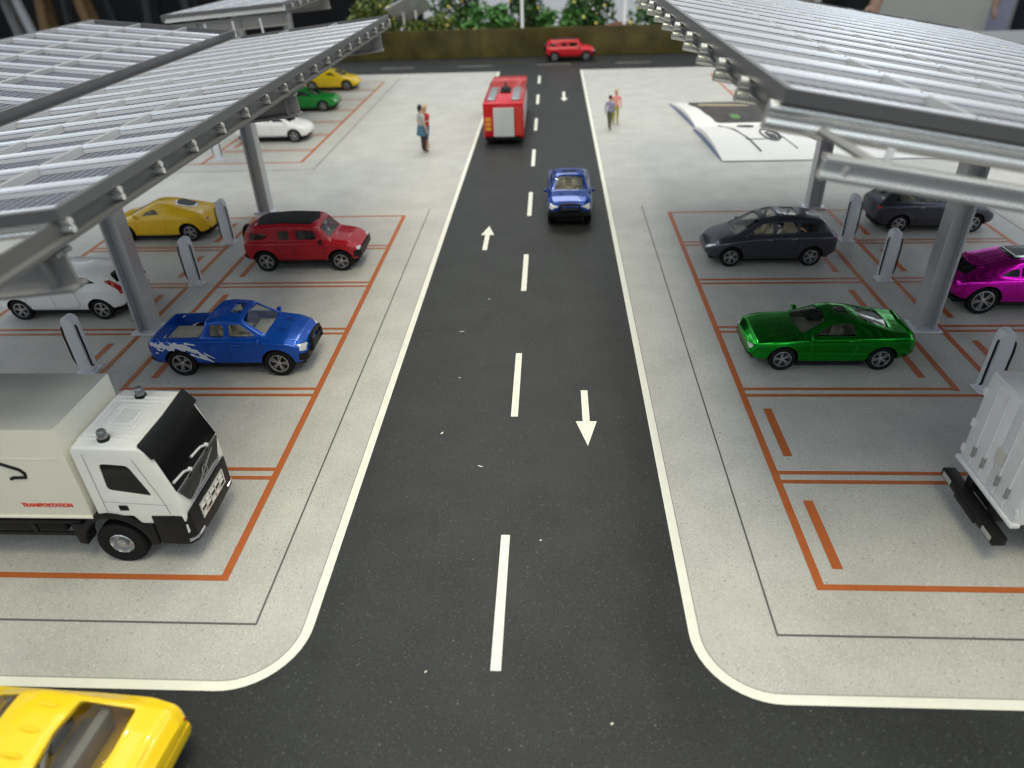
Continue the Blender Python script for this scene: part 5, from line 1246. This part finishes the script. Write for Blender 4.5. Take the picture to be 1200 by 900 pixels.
for x in (-32, 33):
    for s in (-1, 1): w = put('wheel', ty, VN, (x, s*26, 10), (0, 0, 0 if s > 0 else pi)); put('rim', ri, w)

# ------------------------------------------------------------------ light
wd = bpy.data.worlds.new('World'); SC.world = wd; wd.use_nodes = True
nt = wd.node_tree; N, Lk = nt.nodes, nt.links; bg = N['Background']
tc = N.new('ShaderNodeTexCoord'); sp = N.new('ShaderNodeSeparateXYZ'); Lk.new(tc.outputs['Generated'], sp.inputs[0])
cr = N.new('ShaderNodeValToRGB'); mp = N.new('ShaderNodeMapRange'); mp.inputs[1].default_value = -1; mp.inputs[2].default_value = 1
Lk.new(sp.outputs[2], mp.inputs[0]); Lk.new(mp.outputs[0], cr.inputs[0])
e = cr.color_ramp.elements; e[0].position = .45; e[0].color = (.10, .10, .11, 1); e[1].position = 1; e[1].color = (.74, .83, .90, 1)
m_ = e.new(.55); m_.color = (.30, .34, .37, 1); m_ = e.new(.72); m_.color = (.54, .62, .68, 1)
def mth(op, a, b=None):
    n = N.new('ShaderNodeMath'); n.operation = op
    for k, v in enumerate((a, b)):
        if v is None: continue
        if isinstance(v, (int, float)): n.inputs[k].default_value = v
        else: Lk.new(v, n.inputs[k])
    return n.outputs[0]
# unseen rows of ceiling strip lamps, added to the world for bright reflections
zc_ = mth('MAXIMUM', sp.outputs[2], .02); px = mth('DIVIDE', sp.outputs[0], zc_); py = mth('DIVIDE', sp.outputs[1], zc_)
a1 = mth('LESS_THAN', mth('FRACT', mth('ADD', mth('MULTIPLY', px, .95), .3)), .18); a2 = mth('LESS_THAN', mth('FRACT', mth('MULTIPLY', py, .55)), .72)
far = mth('LESS_THAN', mth('ADD', mth('ABSOLUTE', px), mth('ABSOLUTE', py)), 9.0); up_ = mth('GREATER_THAN', sp.outputs[2], .08)
st_ = mth('MULTIPLY', mth('MULTIPLY', a1, a2), mth('MULTIPLY', far, up_))
mw = N.new('ShaderNodeMix'); mw.data_type = 'RGBA'; Lk.new(st_, mw.inputs['Factor']); Lk.new(cr.outputs[0], mw.inputs[6]); mw.inputs[7].default_value = (3.1, 3.4, 3.6, 1)
Lk.new(mw.outputs[2], bg.inputs[0]); bg.inputs[1].default_value = .86

def area(name, loc, target, size, energy, col, shape='RECTANGLE', sy=None):
    l = bpy.data.lights.new(name, 'AREA'); l.energy = energy; l.color = col; l.size = size; l.shape = shape
    if shape == 'RECTANGLE': l.size_y = sy or size
    o = bpy.data.objects.new(name, l); COL.objects.link(o); o.location = loc
    o.rotation_euler = (Vector(target) - Vector(loc)).to_track_quat('-Z', 'Y').to_euler()
    return o
area('hall_lamp', (1.5, -2, 46), (1.5, 10, 0), 20, 12000, (1, .90, .58))
area('hall_lamp', (-4, 60, 50), (-2, 50, 0), 22, 9900, (1, .97, .84))
for k, (x, y) in enumerate([(-30, 60), (10, 70), (40, 40), (14, 22), (-12, 40)]): area('ceiling_spot', (x, y, 70), (x*.5, 24, 0), 2.2, 2600, (1, .93, .80), 'DISK')

# ------------------------------------------------------------------ camera
cam = bpy.data.cameras.new('camera'); co = bpy.data.objects.new('camera', cam); COL.objects.link(co); SC.camera = co
FPX, PITCH, YAW, ROLL = 831.93, radians(33.1076), radians(-3.7729), radians(-2.0693)
f = Vector((sin(YAW)*cos(PITCH), cos(YAW)*cos(PITCH), -sin(PITCH))); rt = Vector((cos(YAW), -sin(YAW), 0)); up = rt.cross(f)
r2 = rt*cos(ROLL) + up*sin(ROLL); u2 = -rt*sin(ROLL) + up*cos(ROLL)
co.matrix_world = Matrix(((r2.x, u2.x, -f.x, 0), (r2.y, u2.y, -f.y, 0), (r2.z, u2.z, -f.z, 10), (0, 0, 0, 1)))
cam.sensor_width = 36; cam.lens = FPX/1200*36; cam.clip_start = .05; cam.clip_end = 3000
cam.dof.use_dof = True; cam.dof.focus_distance = 16.0; cam.dof.aperture_fstop = cam.lens*1e-3/.105
SC.view_settings.view_transform = 'Standard'; SC.view_settings.look = 'None'; SC.view_settings.exposure = 0; SC.view_settings.gamma = 1
SC.cycles.use_denoising = True; SC.cycles.denoising_prefilter = 'FAST'; SC.cycles.filter_width = 1.2
SC.cycles.max_bounces = 8; SC.cycles.transparent_max_bounces = 12
